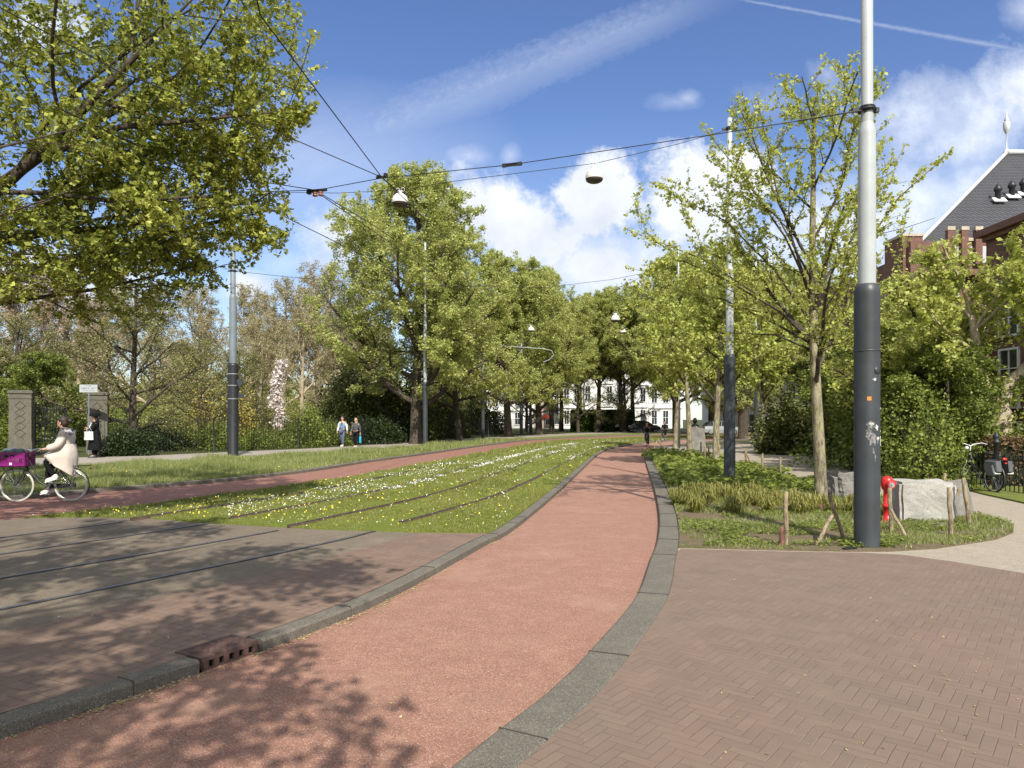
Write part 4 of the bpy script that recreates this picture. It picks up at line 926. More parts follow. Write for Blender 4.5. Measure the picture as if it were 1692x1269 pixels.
for (x, y) in ts:
    nb = 170; a = rng.random(nb) * TAU; L = .18 + rng.random(nb) * .22; out = .25 + rng.random(nb) * .75
    for q in range(3): pass
    bx = x + rng.normal(size=nb) * .05; by = y + rng.normal(size=nb) * .05; tx = bx + np.cos(a) * L * out * .8; ty = by + np.sin(a) * L * out * .8; hz = L * (1.1 - .6 * out); w2 = .007
    mx_, my_ = (bx * .45 + tx * .55), (by * .45 + ty * .55); mz = hz * 1.0
    px_, py_ = -np.sin(a) * w2, np.cos(a) * w2
    z0 = np.full(nb, .01)
    v = np.stack([np.stack([bx - px_, by - py_, z0], 1), np.stack([bx + px_, by + py_, z0], 1), np.stack([mx_ + px_, my_ + py_, mz], 1), np.stack([mx_ - px_, my_ - py_, mz], 1),
                  np.stack([mx_ - px_, my_ - py_, mz], 1), np.stack([mx_ + px_, my_ + py_, mz], 1), np.stack([tx + px_ * .2, ty + py_ * .2, mz * .7], 1), np.stack([tx - px_ * .2, ty - py_ * .2, mz * .7], 1)], 1); V.append(v.reshape(-1, 3))
V = np.concatenate(V); o = link_mesh('sedge', np_mesh('sedge', V, np.arange(len(V)).reshape(-1, 4)), M['sedge']); o['kind'] = 'stuff'
# seed litter in the gutters and on the paving
def along(line, n, d0, sp, y0, y1):
    L = [q for q in offset(line, d0) if y0 <= q[1] <= y1]; k = rng.integers(0, len(L) - 1, n); t = rng.random(n); A = np.array(L); P = A[k] * (1 - t[:, None]) + A[k + 1] * t[:, None]
    return P + rng.normal(size=P.shape) * sp
Q = np.concatenate([along(NLo, 900, .21, .022, 3, 9), along(NLo, 160, .30, .08, 3, 9), along(NLo, 500, .2, .02, 9, 30)]); Q = np.concatenate([Q, np.full((len(Q), 1), -.078)], 1)
Q2 = np.concatenate([along(NRi, 200, -.02, .015, 3, 4.6), scatter(bigp, 10, 2, ymin=3, ymax=4)]) ; Q2 = Q2[:200]; Q2 = np.concatenate([Q2, np.full((len(Q2), 1), -.078)], 1)
Q3 = scatter([(0.9, 3.2), (6.5, 3.2), (5.5, 8.0), (4.8, 9.2), (2.4, 9.5), (1.8, 8)], 190, 2.2); Q3 = np.concatenate([Q3, np.full((len(Q3), 1), .006)], 1)
Q4 = scatter([(-4, 6.2), (-2.5, 5.3), (-.8, 10), (-1.4, 10.8)], 90, 2.2); Q4 = np.concatenate([Q4, np.full((len(Q4), 1), .006)], 1)
Q5 = scatter([(-1.5, 4), (0, 4), (1.8, 9), (3, 18), (1, 15), (-.4, 10)], 60, 2.2); Q5 = np.concatenate([Q5, np.full((len(Q5), 1), -.08)], 1)
Q6 = scatter(ip, 1400, 2.5, ymax=16); Q6 = np.concatenate([Q6, np.full((len(Q6), 1), .022)], 1)
quads_at('seed_litter', np.concatenate([Q, Q2, Q3, Q4, Q5, Q6]), .017, M['litter'], 2.0, kind='stuff')
# ------------------------------------------------------------------ masts, wires, lamps
M['sticker_o'] = simple('sticker_orange', (.72, .22, .03), .6); M['paper'] = simple('paper_scraps', (.55, .53, .50), .8, 0, .3, 30)
M['band'] = simple('steel_band', (.5, .5, .5), .35, .8)
M['glass_lamp'] = simple('lamp_glass', (.42, .42, .40), .35); M['lampwhite'] = simple('lamp_enamel', (.58, .57, .53), .5, 0, .1, 20, .03, dirt=((.42, .41, .36), .5))
M['lampdark'] = simple('lamp_inside', (.06, .055, .045), .6)
def mast(px, py, Y, sleeve_px, sleeve_top, mid_px, step_y, top_px, top_y, lb, col='polelight', base='poledark', n=28, group='masts carrying the tram wires'):
    x = (px - 846) / 1200 * Y; e = empty('mast', (x, Y, 0), lb, 'mast', group); k = Y / 1200 / 2
    z = lambda yy: HC + (692 - yy) * Y / 1200
    r0, r1, r2_ = sleeve_px * k, mid_px * k, top_px * k; zs, zt, zz = z(sleeve_top), z(step_y), z(top_y)
    m = MB(); m.lathe([(r0 * 1.03, 0), (r0 * 1.03, .03), (r0, .05), (r0, zs - .42 * .3), (r0 * .995, zs - .1), (r0 * .93, zs - .04), (r1 * 1.08, zs)], n=n); m.build('sleeve', M[base], e)
    m = MB(); m.lathe([(r1, zs - .02), (r1, zt - .16), (r1 * .97, zt - .1), (r2_ * 1.1, zt - .02), (r2_, zt)], n=n, cap=False); m.build('shaft', M[col], e)
    m = MB(); m.lathe([(r2_, zt - .01), (r2_ * .93, zz), (r2_ * .5, zz + .03)], n=n); m.build('upper_tube', M[col], e)
    return e, r0, r1, r2_, zs, zt
e, r0, r1, r2_, zs, zt = mast(1432.5, 903, 9.78, 40, 470, 27.5, 203, 19, -260, "nearest and thickest mast, torn poster scraps and an orange sticker on its dark sleeve", n=40)
m = MB(); m.lathe([(r0 + .002, 2.62), (r0 + .006, 2.625), (r0 + .006, 2.635), (r0 + .002, 2.64)], n=40, cap=False); m.build('seam', M['poledark'], e)
def patch_on(e, r, ang, z, w_, h_, mat, name, seed=0, ragged=False):
    """curved scrap glued round the mast; ang 0 faces the street"""
    rr = random.Random(seed); m = MB(); n = 7; vs = []; fs = []
    for j in range(n + 1):
        for i in range(n + 1):
            jx = (rr.random() - .5) * .3 if ragged else 0; a = ang + ((i + jx) / n - .5) * w_ / r; vs.append(((r + .0018) * math.sin(a), -(r + .0018) * math.cos(a), z + ((j + jx) / n - .5) * h_))
    for j in range(n):
        for i in range(n):
            if ragged and (((i - n / 2 + .5) / (n / 2)) ** 2 + ((j - n / 2 + .5) / (n / 2)) ** 2 + rr.random() * .9 > 1.15): continue
            q = j * (n + 1) + i; fs.append((q, q + 1, q + n + 2, q + n + 1))
    m.add(vs, fs); m.build(name, M[mat], e)
zpx = lambda y: HC + (692 - y) * 9.78 / 1200
patch_on(e, r0, -.28, zpx(659), .05, .05, 'sticker_o', 'sticker')
M['tape'] = simple('faded_label', (.60, .60, .56), .6)
for i, (a, y, w_, h_, mt) in enumerate(((.15, 628, .06, .04, 'paper'), (.9, 675, .04, .04, 'paper'), (-.1, 702, .13, .10, 'poledirt'), (.05, 725, .14, .16, 'poledirt'), (-.35, 716, .09, .13, 'poledirt'), (1.0, 728, .05, .13, 'tape'), (.5, 724, .06, .05, 'paper'), (.05, 745, .03, .10, 'poledirt'), (-.1, 700, .06, .03, 'paper'), (.35, 706, .05, .08, 'paper'), (.95, 712, .04, .04, 'paper'), (.2, 755, .02, .12, 'poledirt'))):
    M.setdefault('poledirt', simple('paste_residue', (.17, .17, .17), .8, 0, .6, 40)); patch_on(e, r0, a, zpx(y), w_, h_, mt, 'poster_scrap' if mt != 'tape' else 'label', i, mt != 'tape')
M['yel'] = simple('yellow_dot', (.6, .62, .08), .6); patch_on(e, r0, .98, zpx(815), .03, .05, 'yel', 'sticker', 5)
m = MB(); m.lathe([(.0, 0), (.055, 0), (.055, .0015), (0, .0015)], n=16); o = m.build('disc', M['poledark'], e); o.rotation_euler = (R(90), 0, .45); o.location = ((r0 + .001) * math.sin(.45), -(r0 + .001) * math.cos(.45), zpx(613))
def clamp(e, r, z, mat='iron'):
    m = MB(); m.torus((0, 0, z), r + .022, .022, 'Z', 28, 8); m.torus((0, 0, z + .035), r + .016, .012, 'Z', 28, 6); m.box((-r - .07, 0, z), (.10, .05, .05)); m.box((r + .05, 0, z), (.06, .05, .06)); m.build('clamp', M[mat], e)
clamp(e, r2_, zpx(182))
e2, *_ = mast(1205.5, 803, 18.6, 18.5, 585, 12.5, 440, 9, 196, "second mast on the right, between the two nearest young elms, grey sleeve with branch shadows")
clamp(e2, 9 * 18.6 / 2400, HC + (692 - 213) * 18.6 / 1200)
e3, r3, *_ = mast(385, 756, 32.8, 17, 600, 11.5, 487, 8.5, 405, "left mast with three steel bands on its black sleeve, beside the pavement", col='polegrey', base='black')
m = MB()
for y in (618, 637, 659): m.lathe([(r3 + .004, z_) for z_ in (HC + (692 - y) * 32.8 / 1200 - .02, HC + (692 - y) * 32.8 / 1200 + .02)], n=24, cap=False)
m.build('steel_band', M['band'], e3); m = MB(); m.box((.36, 0, HC + (692 - 654) * 32.8 / 1200), (.30, .05, .22)); m.box((.32, 0, HC + (692 - 632) * 32.8 / 1200), (.22, .18, .30), Matrix.Rotation(R(-25), 3, 'Y')); m.build('sign_box', M['poledark'], e3)
clamp(e3, 8.5 * 32.8 / 2400, HC + (692 - 448) * 32.8 / 1200)
for (px, py, Y, w_, st, mw, sy, tw, ty, lb) in ((702.5, 737, 45.9, 8.5, 631, 5.5, 520, 4, 400, "mast just right of the big elm's trunk"), (798, 725, 62.5, 6, 655, 4, 560, 3, 480, "slim mast with a bracket arm, left of the pale patched elm"),
                              (861.5, 718.5, 78, 5.5, 650, 3.6, 560, 3, 500, "mast right of the pale patched elm"), (876.5, 716.5, 84, 4.5, 660, 3, 600, 2.5, 540, "thin dark mast close to the one right of the pale patched elm"),
                              (1121, 741, 42.1, 6, 660, 4, 520, 3, 410, "mast among the young elms at the far end of the planting strip"), (1249, 737, 46, 5, 640, 3.5, 560, 3, 430, "slim mast behind the second mast, on the far side of the beige path")):
    ee, *_ = mast(px, py, Y, w_, st, mw, sy, tw, ty, lb, n=12)
    if px == 798: m = MB(); m.tube([(0, 0, 8.1), (1.5, 0, 8.0), (5.2, 0, 7.75), (5.9, 0, 7.6), (6.1, 0, 7.2), (5.7, 0, 6.8), (5.2, 0, 6.6)], .032, 6); m.build('bracket_arm', M['polelight'], ee)
# out of frame mast on the left that holds the near span
def wire(pts, r, lb, sag=0.0, grp='overhead wires', mat='wire', name='overhead_wire', extra=None):
    P = [Vector(p) for p in pts]; Q = []
    for i in range(len(P) - 1):
        for j in range(8): t = j / 8; q = P[i].lerp(P[i + 1], t); q.z -= sag * 4 * t * (1 - t); Q.append(q)
    Q.append(P[-1]); o = P[0].copy(); m = MB(); m.tube([q - o for q in Q], r, 5); w_ = m.build(name, M[mat]); w_.location = o
    return tag(w_, lb, 'wire', grp)
span = wire([W3(1424, 183, 9.70), W3(1180, 222, 10.4), W3(845, 272, 11.4), W3(632, 294, 12.0), W3(524, 314, 12.5), W3(250, 322, 14), W3(-80, 345, 16)], .007, "near span wire from the nearest mast's clamp across to the left")
def fitting(name, p, d, parts, lb, cat='fitting', grp='wire fittings'):
    e = empty(name, p, lb, cat, grp); 
    for (nm, fn, mt) in parts: m = MB(); fn(m); m.build(nm, M[mt], e)
    e.rotation_euler = (0, 0, math.atan2(d[1], d[0])); return e
fitting('turnbuckle', W3(846, 272, 11.39), (-.9, .3), [('body', lambda m: (m.tube([(-.17, 0, .0), (.17, 0, 0)], .010, 6), m.box((0, 0, .018), (.22, .03, .012)), m.box((0, 0, -.018), (.22, .03, .012)), m.box((-.13, 0, 0), (.06, .045, .05)), m.box((.13, 0, 0), (.06, .045, .05))), 'iron')], "dark turnbuckle in the middle of the near span wire")
fitting('tensioner', W3(1372, 190, 9.82), (-.9, .2), [('rod', lambda m: (m.tube([(-.42, 0, .03), (.42, 0, -.04)], .011, 6), m.tube([(-.42, .0, .01), (-.5, 0, .04)], .02, 6)), 'iron')], "steel tensioning rod next to the nearest mast's clamp")
M['insul'] = simple('insulator_brown', (.25, .10, .06), .35)
fitting('insulator', W3(524, 315, 12.48), (-.95, .3), [('body', lambda m: (m.box((0, 0, 0), (.36, .06, .035)), m.box((.16, 0, -.01), (.06, .07, .07))), 'iron'), ('disc', lambda m: [m.lathe([(.02, -.1), (.045, -.09), (.045, -.07), (.02, -.06), (.04, -.05), (.04, -.03), (.015, -.02)], (x, 0, 0), 12) for x in (-.07, .04)], 'insul')], "insulator cluster where the wires meet by the left tree's edge")
fitting('wire_clamp', W3(631, 293, 11.98), (-.95, .3), [('body', lambda m: (m.box((0, 0, 0), (.2, .04, .03)), m.box((-.07, 0, .03), (.05, .06, .05)), m.box((.06, 0, .02), (.05, .06, .04))), 'iron')], "small dark clamp where two wires cross above the white lamp")
wire([W3(418, -30, 6.6), W3(430, 25, 7.1), W3(631, 293, 12.0), W3(672, 332, 14), W3(722, 382, 17.5), W3(800, 430, 27), W3(900, 500, 45)], .008, "thick wire dropping steeply from the top to the crossing clamp")
wire([W3(-60, -20, 7.5), W3(200, 120, 9.0), W3(480, 228, 10.8), W3(631, 293, 12.0), W3(660, 318, 13)], .0075, "wire from the top left corner through the tree to the crossing clamp")
wire([W3(-60, 230, 10), W3(300, 280, 11.5), W3(520, 314, 12.5), W3(617, 372, 16.5), W3(760, 470, 32)], .008, "upper of the twin wires running from the insulator into the big elm")
wire([W3(530, 322, 12.6), W3(616, 381, 16.5), W3(740, 470, 30)], .008, "lower of the twin wires running from the insulator into the big elm")
wire([W3(100, 180, 9), W3(470, 358, 14), W3(600, 422, 19), W3(700, 470, 28)], .009, "lowest slanting wire between the left tree and the big elm")
Lz = 16.2
wire([W3(1207, 213, 18.6), W3(1120, 238, 17.8), W3(983, 270, 16.4), W3(745, 300, 16.8), W3(661, 314, 17.4), W3(560, 319, 18), W3(300, 315, 19.5), W3(-60, 330, 22)], .007, "lamp span wire from the second mast across the tracks")
wire([W3(387, 448, 32.8), W3(480, 458, 33), W3(640, 470, 33.5), W3(900, 475, 36), W3(1010, 462, 40), W3(1121, 440, 42)], .010, "span wire leaving the banded left mast")
wire([W3(-60, 345, 34), W3(250, 400, 33.5), W3(383, 447, 32.8)], .010, "span wire left of the banded mast, mostly behind leaves")
wire([W3(1434, 392, 18), W3(1500, 375, 22), W3(1545, 360, 30)], .010, "wire between the nearest mast and the brick house")
def lamp(px, py, Y, wpx, lb, top=None):
    p = W3(px, py, Y); e = empty('hanging_lamp', p, lb, 'street lamp', 'lamps hung over the street'); r = wpx * Y / 2400
    m = MB(); m.lathe([(r, -r * .42), (r * 1.02, -r * .3), (r * .97, r * .05), (r * .82, r * .4), (r * .5, r * .68), (r * .26, r * .78), (r * .22, r * .98), (r * .1, r * 1.02)], n=24, cap=False); m.build('shade', M['lampwhite'], e)
    m = MB(); m.lathe([(r * .98, -r * .36), (r * .92, -r * .62), (r * .7, -r * .76), (r * .3, -r * .82), (0.001, -r * .83)], n=24, cap=False); m.build('lamp_bowl', M['lampdark'], e)
    m = MB(); m.torus((-r * .3, 0, r * 1.2), r * .22, r * .035, 'Y', 14, 5); m.torus((r * .35, 0, r * 1.25), r * .22, r * .035, 'Y', 14, 5); m.box((0, 0, r * 1.05), (r * .7, r * .2, r * .1)); m.build('hanger', M['lampwhite'], e); return e
lamp(982, 290, 16.4, 29, "white dome lamp hanging in front of the big white cloud"); lamp(661, 330, 17.4, 27, "white dome lamp hanging at the top of the big elm")
lamp(877.5, 544, 48, 10.5, "small white lamp hanging left of the street's vanishing point"); lamp(1017, 526, 34, 15, "white lamp hanging before the distant trees, upper of the far pair"); lamp(1028.5, 547, 44, 11, "white lamp hanging before the distant trees, lower of the far pair")

# ------------------------------------------------------------------ stakes, hydrant, blocks
GS2 = 'wooden stakes round the planting strip'
def stake(x0, y0, x1, y1, wpx, lb, mat='wood', Y=None, name='stake', dY=0, taperpx=None):
    """from foot pixel to top pixel at the foot's distance"""
    if Y is None: Y = 1200 * HC / (y0 - 692)
    a = W3(x0, y0, Y); a.z = 0; b = W3(x1, y1, Y + dY); r = wpx * Y / 2400; o = a.copy(); m = MB(); d = b - a
    side = Vector((d.z, 0, -d.x)).normalized()
    m.tube([Vector((0, 0, -.02)), d * .33 + side * r * .3, d * .66 - side * r * .2, d * .985, d], [r * 1.05, r, r * .97, r * .95, r * .7], 9)
    s_ = m.build(name, M[mat]); s_.location = o; return tag(s_, lb, 'post', GS2)
stake(1298, 902, 1299, 812, 7.5, "upright wooden stake, second left of the nearest mast, beside a short reddish stub")
o = stake(1290, 902, 1292, 870, 7.5, "short split reddish stub leaning on a stake", 'redwood', Y=9.75, name='stake_stub')
stake(1395, 893, 1370, 818, 6.5, "leaning stake with pale top, crossing a shorter one left of the nearest mast", dY=.1)
stake(1348, 901, 1376, 850, 6.5, "short stake leaning right against the pale topped one", dY=.35)
stake(1472, 878, 1470, 806, 7, "upright stake just right of the nearest mast in front of the hydrant")
stake(1498, 889, 1472, 842, 5.5, "short dark brace leaning on the stake beside the hydrant", dY=.4)
stake(1571, 885, 1568, 805, 7, "upright stake in front of the white concrete block's right end")
stake(1601, 866, 1592, 790, 7, "slightly leaning stake at the right end of the concrete slabs")
stake(1562, 800, 1561, 782, 5, "short stake standing behind the white concrete block", Y=15.5)
stake(1577, 840, 1586, 806, 5, "dark stub leaning behind the two right stakes", Y=12.8)
for (x0, y0, x1, y1, w_, lb) in ((1232, 772, 1233, 742, 4, "stub stake just right of the second mast"), (1246, 776, 1233, 748, 2.5, "thin brace leaning on the stub stake right of the second mast"), (1259, 782, 1260, 749, 3.5, "thin stake at the beige path's edge, second right of the second mast"), (1289, 792, 1290, 755, 3.5, "thin stake at the beige path's edge, third right of the second mast"),
                                 (1172, 768, 1171, 738, 2.8, "thin stake just left of the lichen covered young elm"), (1165, 766, 1165, 735, 2.8, "thin stake left of the lichen covered young elm, second from its trunk"), (1159, 762, 1158, 730, 2.8, "thin stake at the left end of the row beside the stone figure"),
                                 (1078, 748, 1086, 728, 2.2, "thin pole of the far tripod leaning right"), (1098, 746, 1087, 725, 2.2, "thin pole of the far tripod leaning left"), (1189, 770, 1189, 735, 2.8, "thin stake hidden at the right side of the lichen covered young elm")):
    stake(x0, y0, x1, y1, w_, lb)
m = MB(); rb = .065; m.lathe([(rb, 0), (rb, .14), (rb * .8, .14), (rb * .8, .02)], n=14, cap=False); o = m.build('tube_stub', M['redwood']); o.location = (*G(1358, 846), .01); tag(o, "short brown tube stub at the foot of the nearest young elm", 'tube')
m = MB(); m.box((0, 0, .02), (.19, .06, .025), R(20)); m.box((.03, .02, .03), (.1, .05, .02), R(-25)); m.box((-.06, 0, .012), (.06, .07, .02), R(50)); o = m.build('broken_plastic', M['black']); o.location = (*G(1404, 909), 0.0); tag(o, "flattened black plastic scrap on the path edge below the nearest mast", 'debris')
# hydrant
M['hred'] = simple('hydrant_red', (.52, .02, .018), .35, 0, .12, 12, .04, dirt=((.3, .02, .015), .5))
hx, hy = G(1466, 862); hy = 12.1; hx = (1466 - 846) / 1200 * hy
h = empty('fire_hydrant', (hx, hy, 0), "bright red standing fire hydrant behind the nearest mast", 'fire hydrant')
m = MB(); m.lathe([(.10, 0), (.10, .03), (.062, .035), (.062, .24), (.078, .245), (.078, .29), (.062, .295), (.058, .52), (.085, .56), (.098, .60), (.098, .68), (.088, .72), (.06, .75), (.03, .765)], n=20); m.build('body', M['hred'], h)
m = MB(); m.tube([(0, -.05, .64), (.0, -.13, .63)], [.065, .065], 14); m.torus((0, -.13, .63), .055, .014, 'Y', 18, 6); m.build('outlet', M['hred'], h)
m = MB(); m.tube([(0, -.12, .63), (0, -.15, .63)], [.045, .045], 12); m.box((0, -.16, .63), (.022, .03, .022)); m.build('outlet_cap', M['band'], h)
m = MB(); m.tube([(.05, 0, .66), (.13, 0, .64)], [.05, .045], 12); m.build('outlet', M['hred'], h)
# concrete blocks
M['concrete_w'] = speckled('white_washed_concrete', (.33, .315, .28), (.42, .405, .37), (.22, .205, .18), 60, .3, wear=(.47, .46, .43), dark=(.10, .09, .075))
M['concrete_g'] = speckled('grey_concrete', (.17, .16, .14), (.24, .225, .2), (.10, .09, .08), 60, .25, wear=(.32, .3, .27), dark=(.12, .11, .095))
def rock(name, c, d, rz, mat, lb, seed, rough=.03, cuts=7, tilt=0, cat='concrete block', bev=.03):
    bm = bmesh.new(); bmesh.ops.create_cube(bm, size=1); bmesh.ops.scale(bm, vec=d, verts=bm.verts); bmesh.ops.bevel(bm, geom=bm.edges[:], offset=bev, segments=2, affect='EDGES'); bmesh.ops.subdivide_edges(bm, edges=bm.edges[:], cuts=cuts, use_grid_fill=True)
    for v in bm.verts:
        q = v.co * 3 + Vector((seed, 0, 0)); v.co += Vector((mnoise.noise(q), mnoise.noise(q + Vector((9, 0, 0))), mnoise.noise(q + Vector((0, 9, 0))))) * rough + v.co.normalized() * mnoise.noise(v.co * 14 + Vector((seed, 3, 0))) * rough * .35
    me = bpy.data.meshes.new(name); bm.to_mesh(me); bm.free(); o = link_mesh(name, me, M[mat]); o.location = (c[0], c[1], d[2] / 2 + c[2]); o.rotation_euler = (0, tilt, rz); return tag(o, lb, cat, 'blocks on the grass')
rock('concrete_block', (6.98, 12.45, -.04), (.88, .72, .70), R(-6), 'concrete_w', "big whitewashed concrete block whose left side is dark, beside the hydrant", 3, .032, cuts=9, bev=.045)
rock('concrete_block', (7.92, 12.9, -.05), (.14, .9, .68), R(-50), 'concrete_g', "grey speckled slab leaning at the right end of the white block", 8, .025, tilt=R(-14))
rock('boulder', (7.35, 15.9, -.05), (1.0, .7, .60), R(12), 'concrete_g', "dark rough boulder partly behind the nearest mast", 12, .09, bev=.12, cat='boulder')
rock('flat_stone', (6.85, 11.65, -.02), (.28, .16, .06), R(10), 'concrete_g', "small flat dark stone in front of the white block", 14, .015, cuts=3, cat='stone')
p = W3(1150, 692, 37); rock('stone_block', (p.x, 37, 0), (.8, .5, 1.35), 0, 'concrete_g', "upright grey stone block under the small dark bust beyond the young elms", 15, .05, cat='stone')
m = MB(); m.ell((0, 0, .28), (.11, .13, .16)); m.lathe([(.2, 0), (.19, .06), (.08, .12), (.06, .2)], n=12); o = m.build('dark_bust', M['black']); o.location = (p.x - .05, 37, 1.34); tag(o, "small dark bust on top of the upright stone block", 'bust')

# ------------------------------------------------------------------ fences, gate, sign
def fence(name, line, h, step, lb, z0=.0, bar=.011, post_every=2.6, post_h=None, finial=True, low=.16, mat='iron', pr=.035, cat='fence'):
    P = [Vector((p[0], p[1], z0)) for p in line]; o = P[0].copy(); e = empty(name, o, lb, cat); bars = MB(); rails = MB(); acc = 0; nextp = 0
    for i in range(len(P) - 1):
        a, b = P[i] - o, P[i + 1] - o; L = (b - a).length; d = (b - a) / L; ang = math.atan2(d.y, d.x)
        for zr in (low, h - .12): rails.box(((a + b) / 2) + Vector((0, 0, zr)), (L, .03, .012 if bar < .012 else .025), ang)
        n = int(L / step)
        for k in range(n):
            q = a + d * (k + .5) * step; bars.box(q + Vector((0, 0, h / 2)), (bar * 1.6, bar * 1.6, h - .02), ang)
            bars.add([q + Vector((-bar, 0, h - .01)), q + Vector((bar, 0, h - .01)), q + Vector((0, bar, h - .01)), q + Vector((0, 0, h + .06))], [(0, 1, 3), (1, 2, 3), (2, 0, 3)])
        k = 0
        while nextp < acc + L:
            q = a + d * (nextp - acc); ph = post_h or h + .1; m = MB(); m.lathe([(pr * 1.4, 0), (pr * 1.4, .1), (pr, .12), (pr, ph - .12), (pr * 1.35, ph - .1), (pr * 1.35, ph - .05), (pr * .8, ph - .03)] + ([(pr * 1.2, ph + .03), (pr * 1.15, ph + .08), (pr * .6, ph + .13), (pr * .15, ph + .18)] if finial else []), q, 10); m.build('post', M[mat], e); nextp += post_every
        acc += L
    bars.build('bars', M[mat], e); rails.build('rails', M[mat], e); return e
fl = [G(1692, 816)]; fl = [(14.15, 38.6), (13.9, 32.5), (13.1, 26.9), (11.9, 21.6), (11.35, 19.4)]
fence('garden_fence', fl, 1.0, .115, "black iron garden fence along the beige path behind the young elm", .02, post_every=1.35, bar=.012)
fl2 = [(11.2, 18.9), (10.9, 17.9), (12.0, 15.0), (13.2, 12.2)]
fl2 = [(11.35, 19.4), (11.5, 17.9), (11.72, 16.4), (12.1, 14.2), (12.5, 12)]
fence('garden_fence', fl2, .86, .125, "low black iron fence with ball topped posts right behind the parked bicycle", .02, post_every=2.05, post_h=1.22, pr=.06)
fpL = [(-30, 27.2), (-23.4, 31.6)]; fpR = [(-18.9, 33.2), (-17.6, 34.3), (-14.7, 38.2), (-11.6, 43.2), (-8.2, 52), (-5.0, 60.5), (.6, 74.5), (5.6, 84.5)]
fence('park_fence', fpR, 1.72, .16, "long black spiked park fence behind the left pavement", .02, post_every=5.5, bar=.0095, finial=False, mat='iron')
fence('park_fence', fpL, 1.72, .16, "short stretch of black park fence at the left edge beyond the stone pillar", .02, post_every=5.5, bar=.0095, finial=False)
M['stone'] = speckled('sandstone', (.105, .098, .072), (.15, .14, .105), (.06, .057, .042), 22, .3, wear=(.13, .125, .085), dark=(.06, .058, .042))
def pillar(px, Y, w_, h_, rz, lb):
    p = W3(px, 692, Y); e = empty('gate_pillar', (p.x, p.y, 0), lb, 'gate pillar', rz=rz); m = MB()
    m.box((0, 0, .33), (w_ * 1.08, w_ * 1.08, .66)); m.box((0, 0, .70), (w_ * 1.03, w_ * 1.03, .08)); m.build('plinth', M['stone'], e)
    m = MB(); m.box((0, 0, .74 + (h_ - .34 - .74) / 2), (w_, w_, h_ - .34 - .74)); m.build('shaft', M['stone'], e)
    m = MB(); m.box((0, 0, h_ - .31), (w_ * 1.06, w_ * 1.06, .06)); m.box((0, 0, h_ - .19), (w_ * 1.02, w_ * 1.02, .18)); m.box((0, 0, h_ - .06), (w_ * 1.14, w_ * 1.14, .08)); m.box((0, 0, h_ + .01), (w_ * 1.05, w_ * 1.05, .06)); m.build('cap', M['stone'], e)
    m = MB(); t = w_ * .5 + .012
    for f in range(4):
        Rm = Matrix.Rotation(f * math.pi / 2, 3, 'Z')
        for k in range(5):
            zc = .92 + (h_ - 1.42) * (k + .5) / 5; s_ = .2
            for (ax, az, bx, bz) in ((-s_, 0, 0, s_), (0, s_, s_, 0), (s_, 0, 0, -s_), (0, -s_, -s_, 0)):
                a = Rm @ Vector((ax, -t, az)); b = Rm @ Vector((bx, -t, bz)); m.tube([a + Vector((0, 0, zc)), b + Vector((0, 0, zc))], .016, 4, smooth=False)
    m.build('diamond_relief', M['stone'], e); return e
pillar(36, 33.2, .86, 2.98, R(25), "weathered stone gate pillar with diamond carving, behind the cyclist")
pillar(162, 35.6, .86, 2.98, R(25), "shaded stone gate pillar behind the person in the black hat")
g = empty('park_gate', (*[W3(56, 692, 33.8)[i] for i in (0, 1)], 0), "open black iron gate leaf hinged on the cyclist side pillar", 'gate', rz=R(58)); m = MB(); f = MB()
for k in range(11): m.box((.08 + k * .13, 0, 1.2), (.03, .03, 2.3)); m.add([(.08 + k * .13 - .03, 0, 2.34), (.08 + k * .13 + .03, 0, 2.34), (.08 + k * .13, .02, 2.34), (.08 + k * .13, 0, 2.46)], [(0, 1, 3), (1, 2, 3), (2, 0, 3)])
for z_ in (.12, .7, 1.5, 2.15): f.box((.73, 0, z_), (1.42, .04, .05))
f.box((.02, 0, 1.2), (.06, .06, 2.4)); f.box((1.45, 0, 1.1), (.05, .05, 2.1)); m.build('bars', M['iron'], g); f.build('frame', M['iron'], g)
M['signw'] = simple('sign_board', (.36, .38, .38), .5, 0, .08); M['ink'] = simple('sign_ink', (.10, .11, .11), .7)
p = W3(147, 692, 34); sg = empty('sign_post', (p.x, 34, 0), "pale metal sign board with three lines of small lettering on a thin post", 'sign')
m = MB(); m.tube([(0, 0, 0), (0, 0, 2.95)], .028, 8); m.build('post', M['polegrey'], sg)
m = MB(); m.box((0, -.035, 3.14), (.84, .02, .36)); m.build('board', M['signw'], sg)
m = MB(); rr = random.Random(4)
for (z_, x0, x1, h_) in ((3.26, -.18, .16, .05), (3.145, -.33, .33, .075), (3.035, -.22, .28, .045)):
    x = x0
    while x < x1:
        w_ = rr.uniform(.018, .04); k = rr.choice((0, 1, 2))
        if rr.random() > .12:
            m.box((x, -.0465, z_), (.008, .003, h_)); 
            if k: m.box((x + w_ * .4, -.0465, z_ + (h_ * .4 if k == 1 else -h_ * .4)), (w_ * .6, .003, .008)); m.box((x + w_ * .8, -.0465, z_), (.008, .003, h_ * .7))
        x += w_ + .012
m.build('lettering', M['ink'], sg)

